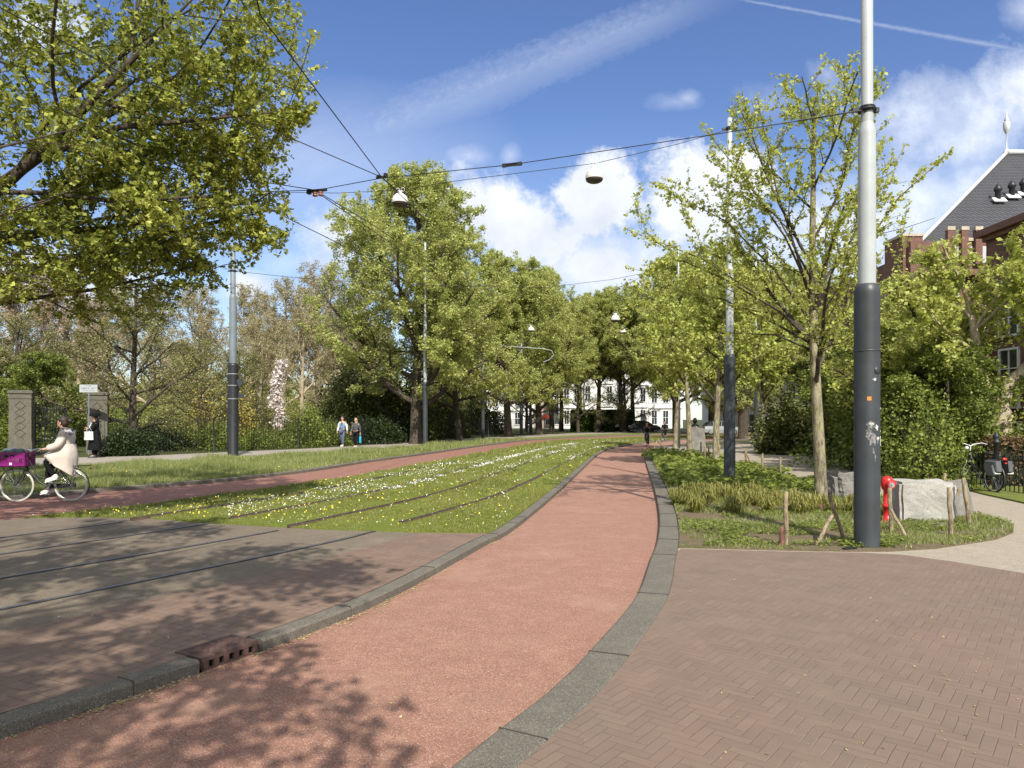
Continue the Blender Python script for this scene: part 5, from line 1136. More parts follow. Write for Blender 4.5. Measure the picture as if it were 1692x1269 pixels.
# ------------------------------------------------------------------ people and bicycles
def skin(J, bones, sub=1):
    names = list(J); me = bpy.data.meshes.new('tmp'); me.from_pydata([Vector(J[n][0]) for n in names], [(names.index(a), names.index(b)) for a, b in bones], [])
    o = bpy.data.objects.new('tmp', me); C.objects.link(o); md = o.modifiers.new('s', 'SKIN'); sv = me.skin_vertices[0].data
    for i, n in enumerate(names):
        r = J[n][1]; sv[i].radius = (r, r) if not isinstance(r, tuple) else r; sv[i].use_root = (i == 0)
    md.use_smooth_shade = True; s2 = o.modifiers.new('u', 'SUBSURF'); s2.levels = sub; s2.render_levels = sub
    dg = bpy.context.evaluated_depsgraph_get(); ev = o.evaluated_get(dg); m2 = bpy.data.meshes.new_from_object(ev); bpy.data.objects.remove(o); bpy.data.meshes.remove(me); return m2
def merge(meshes, name):
    bm = bmesh.new()
    for m_ in meshes: bm.from_mesh(m_)
    me = bpy.data.meshes.new(name); bm.to_mesh(me); bm.free(); me.materials.clear(); me.polygons.foreach_set('use_smooth', [True] * len(me.polygons)); return me
def skmat(n, c): M[n] = simple(n, c, .6, 0, .08, 8, .02); return n
skmat('skin', (.50, .29, .20)); skmat('hair_dark', (.035, .02, .014)); skmat('hair_red', (.33, .13, .045)); skmat('hair_blond', (.42, .28, .12)); skmat('hair_black', (.012, .01, .01))
M['coat'] = simple('wool_coat', (.56, .49, .43), .9, 0, .07, 6, .25); M['blackcloth'] = simple('black_cloth', (.007, .007, .008), .9, 0, .3, 6, .2, .2); M['jeans'] = simple('jeans', (.075, .10, .16), .85, 0, .2, 14, .2)
M['denim'] = simple('denim_light', (.16, .24, .36), .85, 0, .2, 14, .2); M['navy'] = simple('navy_shirt', (.045, .08, .16), .8); M['whitecloth'] = simple('white_cloth', (.72, .72, .72), .8, 0, .05); M['bagblue'] = simple('blue_bag', (.03, .42, .62), .45, 0, .15)
M['shoe'] = simple('white_shoe', (.72, .70, .66), .5, 0, .08); M['darkgrey'] = simple('dark_grey_cloth', (.06, .065, .07), .8); M['tan'] = simple('tan_sole', (.35, .2, .1), .6)
def checker(name, a, b, s_):
    m, nt, bs = new_mat(name); p = obj_pos(nt); n = noise(nt, p, s_, 3, .6); c = mixc(nt, n.ss(.42, .58), a, b); nt.links.new(c.k, bs.inputs['Base Color']); bs.inputs['Roughness'].default_value = .9; return m
M['scarf'] = checker('patterned_scarf', (.05, .06, .075), (.42, .43, .45), 22)
BB = [('pelvis', 'belly'), ('belly', 'chest'), ('chest', 'neckb'), ('neckb', 'neck'), ('neck', 'head1'), ('head1', 'head2'), ('head2', 'head3'), ('head2', 'nose')]
for s_ in 'LR': BB += [('chest', 'sh' + s_), ('sh' + s_, 'el' + s_), ('el' + s_, 'wr' + s_), ('wr' + s_, 'palm' + s_), ('pelvis', 'hip' + s_), ('hip' + s_, 'kn' + s_), ('kn' + s_, 'an' + s_), ('an' + s_, 'toe' + s_)]
RAD = dict(pelvis=(.145, .11), belly=(.125, .10), chest=(.15, .115), neckb=.07, neck=.055, head1=(.072, .078), head2=(.082, .098), head3=(.06, .07), nose=.016, sh=.065, el=.045, wr=.030, palm=(.034, .02), hip=.078, kn=.060, an=.042, toe=.036)
def person(e, Jp, s=1.0, clothes=(), hair='hair_dark', hairlen=0, fingers=True, headdir=(1, 0, 0), sub=1):
    """Jp: joint name -> position; +x is the way the person faces"""
    J = {}
    f = Vector(headdir).normalized(); hp = Vector(Jp['head']); J0 = dict(Jp); del J0['head']
    J0['head1'] = hp - Vector((0, 0, .055)) + f * .018; J0['head2'] = hp + Vector((0, 0, .025)); J0['head3'] = hp + Vector((0, 0, .085)) - f * .01; J0['nose'] = hp + f * .112 + Vector((0, 0, -.01))
    order = ['pelvis'] + [k for k in J0 if k != 'pelvis']
    for k in order: base = k[:-1] if k[-1] in 'LR' and k[:-1] in RAD else k; J[k] = (Vector(J0[k]), RAD[base])
    parts = [skin(J, BB, sub)]
    if fingers:
        for s_ in 'LR':
            w_, pl = Vector(J0['wr' + s_]), Vector(J0['palm' + s_]); d = (pl - w_).normalized(); side = d.cross(Vector((0, 0, 1))); side = side.normalized() if side.length > .1 else Vector((0, 1, 0)); nrm = side.cross(d).normalized() * -1
            if s_ == 'R': pass
            for k, L in enumerate((.062, .072, .068, .052)):
                o = pl + side * (.026 - .0175 * k) + d * .012; parts.append(skin({'a': (o - d * .02, .009), 'b': (o + d * L * .45, .0085), 'c': (o + d * L * .75 + nrm * L * .28, .008), 'd': (o + d * L * .82 + nrm * L * .62, .007)}, [('a', 'b'), ('b', 'c'), ('c', 'd')], 1))
            th = 1 if s_ == 'L' else -1; o = w_.lerp(pl, .35) + side * .022 * 1
            parts.append(skin({'a': (o, .011), 'b': (o + side * .028 + d * .02 + nrm * .01, .010), 'c': (o + side * .032 + d * .048 + nrm * .025, .008)}, [('a', 'b'), ('b', 'c')], 1))
    link_mesh('body', merge(parts, 'body'), M['skin'], e)
    hm = MB(); n_ = Vector((0, 0, 1))
    fa = math.atan2(f.y, f.x); rot = Matrix.Rotation(fa, 3, 'Z')
    hm.ell(hp + rot @ Vector((-.028, 0, .055)), (.098, .093, .098), 14, 10, rot); hm.ell(hp + rot @ Vector((-.055, 0, .0)), (.072, .088, .10), 12, 8, rot)
    if hairlen: hm.ell(hp + rot @ Vector((-.075, 0, -.09 - hairlen * .35)), (.06, .095, .10 + hairlen * .6), 12, 8, rot)
    if hair: hm.build('hair', M[hair], e)
    em = MB()
    for sy in (-1, 1): em.ell(hp + rot @ Vector((.088, sy * .032, .02)), (.010, .014, .008), 8, 6)
    em.build('eyes', M['hair_black'], e); mm = MB(); mm.ell(hp + rot @ Vector((.088, 0, -.055)), (.012, .024, .007), 8, 6); mm.build('mouth', M['lips'], e)
    ea = MB()
    for sy in (-1, 1): ea.ell(hp + rot @ Vector((.0, sy * .088, .0)), (.018, .010, .030), 8, 6)
    ea.build('ears', M['skin'], e)
    for (nm, bones, grow_, mat, over) in clothes:
        keys = []; [keys.append(k) for b in bones for k in b if k not in keys]; JJ = {}
        for k in keys:
            base = k[:-1] if k[-1] in 'LR' and k[:-1] in RAD else k; r = over.get(base, RAD[base]); r = tuple(x + grow_ for x in r) if isinstance(r, tuple) else r + grow_; JJ[k] = (Vector(J0[k]), r)
        link_mesh(nm, merge([skin(JJ, bones, sub)], nm), M[mat], e)
    e.scale = (s, s, s); return J0
skmat('lips', (.38, .13, .11))
TOP = [('pelvis', 'belly'), ('belly', 'chest'), ('chest', 'neckb')]
ARMS = [b for s_ in 'LR' for b in (('chest', 'sh' + s_), ('sh' + s_, 'el' + s_), ('el' + s_, 'wr' + s_))]
LEGS = [b for s_ in 'LR' for b in (('pelvis', 'hip' + s_), ('hip' + s_, 'kn' + s_), ('kn' + s_, 'an' + s_))]
FEET = lambda s_: [('an' + s_, 'toe' + s_)]
def shoes(e, J, mat, sole=None, s=.5):
    for s_ in 'LR':
        a, t = Vector(J['an' + s_]), Vector(J['toe' + s_]); d = (t - a); d.z *= .5; d.normalize(); m = MB(); q = (a + t) / 2 - Vector((0, 0, .02)); ang = math.atan2(d.y, d.x); pit = -math.asin(max(-.9, min(.9, d.z)))
        rot = Matrix.Rotation(ang, 3, 'Z') @ Matrix.Rotation(pit, 3, 'Y'); c = a + d * .065 - Vector((0, 0, .035))
        m.ell(c, (.145, .048, .042), 14, 8, rot); m.ell(c - d * .07 + Vector((0, 0, .03)), (.062, .045, .055), 12, 8, rot)
        m.box(c - Vector((0, 0, .03)) + rot @ Vector((0, 0, -.002)), (.25, .082, .022), rot); m.build('shoe', M[mat], e)

def stand(h=1.75, swing=.18, arm=.1, feet_up=.0):
    return dict(pelvis=(0, 0, .95), belly=(.01, 0, 1.12), chest=(.0, 0, 1.32), neckb=(-.01, 0, 1.46), neck=(0, 0, 1.52), head=(.02, 0, 1.64),
                shL=(-.01, .19, 1.41), elL=(-.03 - arm * .3, .25, 1.13), wrL=(.02 - arm, .26, .90), palmL=(.03 - arm, .26, .82), shR=(-.01, -.19, 1.41), elR=(-.03 + arm * .3, -.25, 1.13), wrR=(.05 + arm, -.26, .90), palmR=(.06 + arm, -.26, .82),
                hipL=(0, .09, .90), knL=(swing * .6 + .03, .10, .50), anL=(swing, .10, .09), toeL=(swing + .14, .11, .035), hipR=(0, -.09, .90), knR=(-swing * .35 + .04, -.10, .50), anR=(-swing, -.10, .10), toeR=(-swing + .14, -.11, .035))
def wheel(e, name, c, r, tyre, n_sp=32, steel='chrome', rt=.018):
    w_ = MB(); w_.torus(c, r - rt, rt, 'Y', 44, 8); t = w_.build(name, M[tyre], e)
    m = MB(); m.torus(c, r - 2.2 * rt, rt * .55, 'Y', 40, 6); m.tube([Vector(c) + Vector((0, -.045, 0)), Vector(c) + Vector((0, .045, 0))], .022, 10); m.build('rim', M[steel], t)
    m = MB(); c = Vector(c)
    for k in range(n_sp):
        a = TAU * k / n_sp; b = a + (.32 if k % 2 else -.32); m.tube([c + Vector((.022 * math.cos(b), .03 * (1 if k % 4 < 2 else -1), .022 * math.sin(b))), c + Vector(((r - 2.2 * rt) * math.cos(a), 0, (r - 2.2 * rt) * math.sin(a)))], .0016, 3, cap=False)
    m.build('spokes', M['chrome'], t); return t
def bicycle(loc, rz, lb, tyre='creamtyre', bar='black', forkm='black', rack=True, front_rack=False, guard=True, group=None, s=1):
    e = empty('bicycle', loc, lb, 'bicycle', group, rz); e.scale = (s, s, s); r = .35; rc = Vector((0, 0, r)); fc = Vector((1.10, 0, r)); bb = Vector((.44, 0, .29)); seat = Vector((.24, 0, .82)); hd = Vector((.86, 0, .92)); hb = Vector((.90, 0, .74))
    wheel(e, 'front_wheel', fc, r, tyre); wheel(e, 'rear_wheel', rc, r, tyre)
    m = MB(); m.tube([bb, seat], .016, 8); m.tube([hb, Vector((.80, 0, .60)), Vector((.64, 0, .42)), bb], .021, 8); m.tube([hd, Vector((.80, 0, .78)), Vector((.66, 0, .54)), Vector((.36, 0, .45))], .016, 8); m.tube([hd + Vector((-.01, 0, .03)), hb + Vector((.01, 0, -.03))], .024, 10)
    for sy in (-1, 1): m.tube([bb + Vector((0, sy * .03, 0)), rc + Vector((0, sy * .06, 0))], .010, 6); m.tube([seat + Vector((0, sy * .02, -.1)), rc + Vector((0, sy * .06, 0))], .009, 6)
    m.build('frame', M['black'], e)
    m = MB()
    for sy in (-1, 1): m.tube([hb + Vector((.01, sy * .045, -.04)), Vector((1.0, sy * .055, .5)), fc + Vector((0, sy * .055, 0))], [.015, .013, .009], 8)
    m.build('fork', M[forkm], e)
    for nm, c, a0, a1 in (('front_fender', fc, 20, 165), ('rear_fender', rc, 10, 215)):
        m = MB(); pts = [c + Vector((math.cos(R(a)) * (r + .022), 0, math.sin(R(a)) * (r + .022))) for a in np.linspace(a0, a1, 22)]; m.tube(pts, .026, 6, flat=.25); m.build(nm, M['black'], e)
    m = MB(); st = hd + Vector((-.03, 0, .14)); m.tube([hd, st], .014, 8)
    for sy in (-1, 1): m.tube([st, st + Vector((.03, sy * .10, .04)), st + Vector((-.06, sy * .24, .07)), st + Vector((-.20, sy * .29, .04)), st + Vector((-.33, sy * .28, .02))], .0115, 8)
    m.build('handlebar', M[bar], e); m = MB()
    for sy in (-1, 1): m.tube([st + Vector((-.20, sy * .29, .04)), st + Vector((-.34, sy * .28, .018))], .017, 8)
    m.build('grips', M['black'], e)
    m = MB(); m.ell((.17, 0, .91), (.13, .085, .04), 14, 8); m.ell((.28, 0, .91), (.09, .03, .03), 12, 6); m.tube([seat, (.20, 0, .88)], .013, 8); m.build('saddle', M['black'], e)
    m = MB()
    if rack:
        for sy in (-1, 1): m.tube([(.16, sy * .06, .76), (-.38, sy * .065, .77)], .009, 6); m.tube([(0, sy * .07, .36), (-.12, sy * .07, .76)], .008, 6)
        for x in (.1, -.05, -.2, -.36): m.tube([(x, -.065, .77), (x, .065, .77)], .008, 6)
        m.build('luggage_rack', M['black'], e)
    if front_rack:
        m = MB()
        for sy in (-1, 1):
            m.tube([(.86, sy * .15, .76), (1.42, sy * .15, .76)], .009, 6); m.tube([fc + Vector((0, sy * .07, .0)), Vector((1.12, sy * .13, .76))], .008, 6); m.tube([fc + Vector((0, sy * .07, .0)), Vector((1.32, sy * .13, .76))], .006, 6)
        for x in (.88, 1.05, 1.22, 1.40): m.tube([(x, -.15, .76), (x, .15, .76)], .008, 6)
        m.build('front_carrier', M['black'], e)
    m = MB(); m.tube([bb + Vector((0, -.06, 0)), bb + Vector((0, .06, 0))], .02, 10); m.torus(bb + Vector((0, -.05, 0)), .09, .006, 'Y', 24, 4)
    for sy, sg_ in ((1, 1), (-1, -1)):
        tip = bb + Vector((-.10 * sg_, sy * .08, .14 * sg_)); m.tube([bb + Vector((0, sy * .07, 0)), tip], .010, 6)
        m.box(tip + Vector((0, sy * .05, 0)), (.09, .08, .022))
    m.build('crank', M['band'], e)
    if guard: m = MB(); m.box((.22, -.062, .335), (.58, .014, .10), Matrix.Rotation(R(3), 3, 'Y')); m.build('chain_guard', M['black'], e)
    m = MB(); m.ell((-.40, 0, .71), (.02, .035, .02), 8, 6); m.build('tail_light', M['hred'], e)
    return e
M['creamtyre'] = simple('cream_tyre', (.50, .48, .40), .8, 0, .1); M['blacktyre'] = simple('black_tyre', (.02, .02, .02), .85)
M['purple'] = simple('purple_plastic', (.19, .010, .135), .35, 0, .12, 6, .02); M['bagcloth'] = simple('slate_bag', (.09, .125, .15), .7, 0, .3, 10, .3)
# -- the cyclist
hd_ = math.atan2(-.09, -1); Bx, By = -9.47, 15.6; zp = -.055
bk = bicycle((Bx, By, zp), hd_, "black city bicycle with cream tyres under the rider in the cream coat", 'creamtyre', 'chrome', 'black', front_rack=True, s=1.0)
cy = empty('person', (Bx, By, zp), "cyclist in a cream wool coat, grey patterned scarf and sunglasses riding on the far path", 'person', rz=hd_)
Jc = dict(pelvis=(.10, 0, 1.03), belly=(.09, 0, 1.18), chest=(.08, 0, 1.38), neckb=(.09, 0, 1.50), neck=(.12, 0, 1.56), head=(.18, 0, 1.68),
          shL=(.07, .18, 1.45), elL=(.13, .27, 1.20), wrL=(.37, .27, 1.14), palmL=(.45, .275, 1.13), shR=(.09, -.18, 1.45), elR=(.19, -.26, 1.21), wrR=(.40, -.27, 1.14), palmR=(.47, -.275, 1.13),
          hipL=(.13, .10, .99), knL=(.48, .12, .87), anL=(.27, .13, .55), toeL=(.40, .13, .47), hipR=(.13, -.10, .99), knR=(.54, -.12, .68), anR=(.50, -.13, .26), toeR=(.64, -.13, .19))
J0 = person(cy, Jc, 1.0, [('trousers', LEGS, .016, 'blackcloth', {'pelvis': (.11, .09), 'hip': .06, 'kn': .055}), ('coat', TOP + ARMS, .03, 'coat', {'pelvis': (.16, .14), 'sh': .075, 'el': .062, 'wr': .052})], 'hair_dark', 0, True)
m = MB(); rings = []
for (cx, cz, rx, ry, tl_) in ((.085, 1.24, .165, .19, 0), (.10, 1.12, .205, .225, .01), (.17, 1.03, .285, .262, .02), (.215, .96, .325, .275, .05), (.225, .88, .315, .265, .10), (.21, .82, .30, .26, .15), (.19, .77, .28, .255, .19)):
    ring = []
    for k in range(28):
        a = TAU * k / 28; fo = 1 + (.07 * math.sin(6 * a + cz * 7) + .05 * math.sin(11 * a - cz * 5)) * max(0, 1.16 - cz) * 3; ring.append(Vector((cx + rx * fo * math.cos(a), ry * fo * math.sin(a), cz + tl_ * math.cos(a) - (.06 if cz < .8 else 0) * math.exp(-((a - math.pi) ** 2) / .5))))
    rings.append(ring)
m.loft(rings, cap=False); m.build('coat_skirt', M['coat'], cy)
m = MB(); m.torus((.10, 0, 1.525), .085, .045, 'Z', 24, 8, 1.1); m.tube([(.17, .05, 1.50), (.235, .07, 1.38), (.235, .07, 1.22)], [.05, .07, .06], 8, flat=.5); m.tube([(.16, -.05, 1.50), (.23, -.05, 1.35), (.22, -.06, 1.25)], [.05, .06, .05], 8, flat=.5); m.tube([(.02, .05, 1.53), (-.05, .10, 1.46), (-.09, .12, 1.44)], [.05, .05, .02], 8, flat=.5); m.build('scarf', M['scarf'], cy)
m = MB(); m.ell((.02, 0, 1.73), (.05, .05, .05), 10, 8); m.build('hair_bun', M['hair_dark'], cy)
m = MB()
for sy in (-1, 1): m.ell((.18 + .093, sy * .036, 1.70), (.014, .032, .024), 10, 6); m.tube([(.27, sy * .06, 1.705), (.22, sy * .088, 1.70), (.17, sy * .092, 1.70)], .005, 4)
m.build('sunglasses', M['hair_black'], cy); shoes(cy, Jc, 'shoe')
# crate and what lies in it
def at_bike(e, x, y, z): return Matrix.Translation(Vector((Bx, By, zp))) @ Matrix.Rotation(hd_, 4, 'Z') @ Vector((x, y, z))
q = at_bike(bk, 1.14, 0, .775); cr = empty('plastic_crate', q, "purple plastic crate with hand holes on the cyclist's front carrier", 'crate', rz=hd_); cr.rotation_euler = (0, 0, hd_)
m = MB(); LX, LY, LH = .60, .40, .29
m.box((0, 0, .008), (LX - .02, LY - .02, .016))
for sx in (-1, 1):
    x = sx * LX / 2; m.box((x, 0, .03), (.02, LY, .06)); m.box((x, 0, .265), (.026, LY + .02, .05)); m.box((x, 0, .20), (.012, LY, .04))
    for k in range(13): m.box((x, (k - 6) * LY / 13, .125), (.014, .016, .15))
    m.box((x, .13, .2), (.012, .12, .12)); m.box((x, -.13, .2), (.012, .12, .12))
for sy in (-1, 1):
    y = sy * LY / 2; m.box((0, y, .03), (LX, .02, .06)); m.box((0, y, .265), (LX + .02, .026, .05)); m.box((-.2, y, .20), (.2, .012, .09)); m.box((.2, y, .20), (.2, .012, .09)); m.box((0, y, .165), (.22, .012, .03)); 
    m.box((0, y, .16), (.035, .022, .22))
    for k in range(19): m.box(((k - 9) * LX / 19, y, .11), (.014, .014, .12))
    for z_ in (.075, .11): m.box((0, y, z_), (LX, .010, .010))
for sx in (-1, 1):
    for sy in (-1, 1): m.box((sx * (LX / 2 - .012), sy * (LY / 2 - .012), .145), (.035, .035, .29))
m.build('crate_body', M['purple'], cr); m = MB(); m.box((-.03, LY / 2 + .0125, .05), (.05, .003, .05)); m.build('label', M['white'], cr)
q = at_bike(bk, 1.14, 0, .80); bg_ = MB(); r_ = random.Random(2)
for k in range(7): bg_.ell((r_.uniform(-.17, .17), r_.uniform(-.09, .09), .17 + r_.uniform(0, .10)), (r_.uniform(.09, .16), r_.uniform(.08, .12), r_.uniform(.05, .10)), 10, 7, Matrix.Rotation(r_.uniform(-.6, .6), 3, 'Y'))
bg_.tube([(-.1, .05, .28), (-.02, .06, .37), (.1, .04, .30)], .012, 6)
o = bg_.build('cloth_bag', M['bagcloth']); o.location = q; o.rotation_euler = (0, 0, hd_); tag(o, "slate blue cloth bag stuffed in the purple crate", 'bag')
# -- walking couple, coming towards the viewer
def walker(px, py, face, lb, s, swing, clothes, hair, shoe, hairlen=0, name='person', arm=.1, Y=None, edit=None):
    if Y: p = W3(px, 692, Y); x, y = p.x, Y
    else: x, y = G(px, py)
    e = empty(name, (x, y, .036 if py < 760 and px < 800 else 0), lb, 'person', rz=face); J = stand(swing=swing, arm=arm)
    if edit: J.update(edit)
    person(e, J, s, clothes, hair, hairlen, True); shoes(e, J, shoe); return e, J, (x, y)
fc_ = math.atan2(-.93, -.25)
w1, Jw, pw = walker(566, 738.5, fc_, "man in pale denim waistcoat, white sleeves and jeans walking on the left pavement", 1.04, .16, [('trousers', LEGS, .02, 'jeans', {}), ('shirt', TOP, .02, 'navy', {}), ('waistcoat', TOP + [('chest', 'shL'), ('chest', 'shR')], .032, 'denim', {'sh': .045}), ('sleeves', ARMS[1:3] + [('shL', 'chest'), ('chest', 'shR')] + ARMS[4:], .02, 'whitecloth', {'chest': (.08, .06)})], 'hair_dark', 'shoe')
w2, J2, pw2 = walker(588, 740, fc_, "blond woman in black jacket and trousers walking beside the man, bag in her hand", .97, .12, [('trousers', LEGS, .016, 'blackcloth', {}), ('jacket', TOP + ARMS, .028, 'darkgrey', {})], 'hair_blond', 'shoe', .06)
def bag(parent_e, J, hand, mat, lb, w_, h_, name='carrier_bag', dep=.12, cat='bag', drop=.02):
    mw = Matrix.Translation(parent_e.location) @ Matrix.Rotation(parent_e.rotation_euler[2], 4, 'Z') @ Matrix.Scale(parent_e.scale[0], 4); q = mw @ Vector(J[hand]); m = MB(); rings = []
    for (z_, k) in ((-.03 - .10, .45), (-.03 - .14, .75), (-.03 - .10 - h_ * .5, 1.0), (-.03 - .10 - h_ * .9, 1.02), (-.03 - .10 - h_, .8)):
        rings.append([Vector((w_ / 2 * k * math.cos(a) * (1 + .08 * math.sin(3 * a + z_ * 20)), dep / 2 * k * math.sin(a) * (1 + .1 * math.sin(4 * a)), z_)) for a in [TAU * i / 18 for i in range(18)]])
    m.loft(rings); m.tube([(-w_ * .2, 0, -.13), (-.02, 0, -.0), (.02, 0, -.0), (w_ * .2, 0, -.13)], .008, 5); o = m.build(name, M[mat]); o.location = q; o.rotation_euler = (0, 0, parent_e.rotation_euler[2] + .3); return tag(o, lb, cat)
bag(w2, J2, 'palmL', 'bagblue', "bright blue plastic bag carried by the woman in black", .32, .42)
# -- person with black hat by the gate
p = W3(157, 692, 31.4); hx_, hy_ = p.x, 31.4
hp_ = empty('person', (hx_, hy_, .036), "person in a long black coat and wide black hat standing by the shaded gate pillar", 'person', rz=math.atan2(-.35, -.94)); J = stand(swing=.03, arm=.0)
J.update(elL=(.05, .27, 1.15), wrL=(.24, .12, 1.18), palmL=(.30, .07, 1.22), elR=(.06, -.26, 1.16), wrR=(.26, -.16, 1.14), palmR=(.33, -.12, 1.16))
person(hp_, J, 1.06, [('trousers', LEGS, .02, 'blackcloth', {}), ('jacket', TOP + ARMS, .035, 'blackcloth', {})], 'hair_black', .05); shoes(hp_, J, 'darkgrey')
m = MB(); rings = []
for (z_, rx, ry) in ((1.15, .15, .19), (.95, .19, .24), (.65, .22, .27), (.32, .26, .30)):
    rings.append([Vector((rx * (1 + .05 * math.sin(6 * a)) * math.cos(a), ry * (1 + .05 * math.sin(6 * a)) * math.sin(a), z_)) for a in [TAU * i / 24 for i in range(24)]])
m.loft(rings, cap=False); m.build('coat', M['blackcloth'], hp_)
m = MB(); m.lathe([(.175, 1.69), (.20, 1.72), (.20, 1.78), (.17, 1.85), (.10, 1.885), (.02, 1.89)], (0.01, 0, 0), 20); m.lathe([(.10, 1.70), (.205, 1.70), (.21, 1.73), (.12, 1.75)], (0.01, 0, 0), 20); m.build('hat', M['blackcloth'], hp_)
m = MB(); m.box((.15, .02, 1.38), (.012, .07, .16), Matrix.Rotation(R(10), 3, 'Y')); m.build('shirt_front', M['whitecloth'], hp_)
m = MB(); m.tube([(.13, -.10, 1.42), (.19, .05, 1.28), (.16, .22, 1.08)], .013, 6); m.build('strap', M['whitecloth'], hp_)
M['print_bag'] = checker('printed_paper_bag', (.35, .36, .36), (.62, .62, .60), 30)
mw = Matrix.Translation(hp_.location) @ Matrix.Rotation(hp_.rotation_euler[2], 4, 'Z'); m = MB(); m.box((0, 0, 0), (.34, .09, .36), taper=.94); m.tube([(-.1, 0, .18), (-.06, 0, .30), (.06, 0, .30), (.1, 0, .18)], .008, 5); o = m.build('tote_bag', M['print_bag']); o.location = mw @ Vector((.17, .36, .96)); o.rotation_euler = (0, 0, hp_.rotation_euler[2]); tag(o, "white printed tote bag hanging at the side of the person in the black hat", 'bag')
# -- far cyclists and figures
def far_cyclist(px, Y, s, face, lb, lbb, hair, coat, hairlen=.1):
    p = W3(px, 692, Y); b = bicycle((p.x, Y, 0 if px > 1090 else -.085), face, lbb, 'blacktyre', s=s); e = empty('person', (p.x, Y, 0 if px > 1090 else -.085), lb, 'person', rz=face)
    J = dict(Jc); person(e, J, s, [('trousers', LEGS, .016, 'jeans' if px < 1090 else 'blackcloth', {}), ('jacket', TOP + ARMS, .035, coat, {})], hair, hairlen, False); shoes(e, J, 'darkgrey')
    return e
M['brownj'] = simple('brown_jacket', (.06, .035, .03), .8)
e = far_cyclist(1069, 47, .84, R(80), "red haired rider with a dark backpack cycling away at the far end of the path", "bicycle under the red haired rider at the far end of the path", 'hair_red', 'brownj', .18)
m = MB(); m.ell((-.09, 0, 1.33), (.11, .15, .20), 12, 8); m.build('backpack', M['blackcloth'], e)
far_cyclist(1099, 55, .84, R(-115), "rider in black approaching from the right at the junction", "bicycle under the rider in black at the junction", 'hair_black', 'blackcloth')
for (px, Y, s, face, lb, cl, ed) in ((1019, 93.5, .9, R(-60), "crouching person in a white top in front of the clipped hedge, left one", 'whitecloth', .25), (1024, 93, .74, R(-120), "small person in white beside the crouching one before the clipped hedge", 'whitecloth', .0), (996, 93.6, 1.0, R(-90), "person in dark clothes standing right of the forked elm", 'darkgrey', 0)):
    J = stand(swing=.1); 
    if ed: J.update({k: (v[0] + (ed if v[2] > 1 else 0) * (v[2] - .9) * 1.3, v[1], v[2] - .25 - (v[2] - .9) * .25 if v[2] > .7 else v[2]) for k, v in J.items()})
    p = W3(px, 692, Y); e = empty('person', (p.x, Y, 0), lb, 'person', rz=face); person(e, J, s, [('trousers', LEGS, .02, 'blackcloth', {}), ('top', TOP + ARMS, .03, cl, {})], 'hair_dark', 0, False); shoes(e, J, 'shoe')
# -- parked bicycle at the fence
pb = bicycle((11.18, 16.85, .0), R(91), "parked black bicycle with white handlebar and grey panniers against the garden fence", 'blacktyre', 'white', 'white', s=1.0)
M['pannier'] = simple('pannier_grey', (.075, .08, .085), .6); M['reflect'] = simple('reflective_grey', (.5, .5, .5), .4)
for sy in (-1, 1):
    m = MB(); rings = []
    for (y_, k) in ((0, 1), (.05, 1.0), (.11, .95), (.13, .8)): rings.append([Vector((x * k - .15, sy * (.08 + y_), .60 + z_ * k)) for x, z_ in ((-.20, .16), (.19, .16), (.24, .05), (.16, -.18), (-.10, -.20), (-.24, -.08))])
    m.loft(rings, smooth=False); m.build('pannier', M['pannier'], pb); m = MB(); m.box((-.29, sy * .15, .56), (.05, .13, .22), Matrix.Rotation(R(20), 3, 'Y')); m.build('reflective_panel', M['reflect'], pb)
m = MB(); m.ell((-.36, 0, .80), (.03, .06, .035), 10, 6); m.build('rear_light', M['hred'], pb); m = MB(); m.ell((.98, 0, 1.0), (.05, .05, .05), 10, 8); m.build('headlight', M['white'], pb)

# ------------------------------------------------------------------ buildings
def brick_wall(name, c1, c2, mort, sw=.22, sh=.065):
    m, nt, bs = new_mat(name); p = obj_pos(nt); x, y, z = split(nt, p.k); b = nt.nodes.new('ShaderNodeTexBrick'); b.inputs['Scale'].default_value = 1; b.inputs['Brick Width'].default_value = sw; b.inputs['Row Height'].default_value = sh; b.inputs['Mortar Size'].default_value = .006
    b.inputs['Color1'].default_value = (*c1, 1); b.inputs['Color2'].default_value = (*c2, 1); b.inputs['Mortar'].default_value = (*mort, 1); nt.links.new(combine(nt, x + y, z, 0.0).k, b.inputs['Vector'])
    n = noise(nt, p, 1.5, 5, .6); c = mixc(nt, n.ss(.4, .75) * .35, E(nt, b.outputs[0]), tuple(v * .55 for v in c1)); nt.links.new(c.k, bs.inputs['Base Color']); bs.inputs['Roughness'].default_value = .9; return m
M['brick_house'] = brick_wall('house_brick', (.19, .085, .06), (.13, .058, .042), (.16, .12, .10)); M['white_wall'] = simple('white_render', (.66, .655, .63), .8, 0, .06, 2, .05, dirt=((.5, .49, .46), .4)); M['tan_wall'] = simple('pinkish_render', (.5, .40, .33), .8, 0, .06, 2)
M['glass'] = simple('window_glass', (.03, .035, .04), .12, 0, .2, 2, 0, 1.0); M['sand'] = simple('sand_stone_trim', (.42, .36, .27), .85, 0, .12, 4); M['slate'] = simple('slate_roof', (.05, .05, .055), .6)
def tile_mat():
    m, nt, bs = new_mat('roof_tiles'); p = obj_pos(nt); x, y, z = split(nt, p.k); r = (z / .23); c_ = (x + y) / .25 + (r.floor()) * 0.0
    fr = r.fract(); fx = c_.fract(); h = (fx - .5).abs() * 2; g_ = (1 - h * .55) * (fr * .5 + .5); n = noise(nt, p, 2, 4, .6); c = mixc(nt, (g_ * .9 + (n - .5) * .5).sat(), (.010, .010, .012), (.055, .055, .062))
    nt.links.new(c.k, bs.inputs['Base Color']); bs.inputs['Roughness'].default_value = .5; bump(nt, bs, g_, 1.0, .06); return m
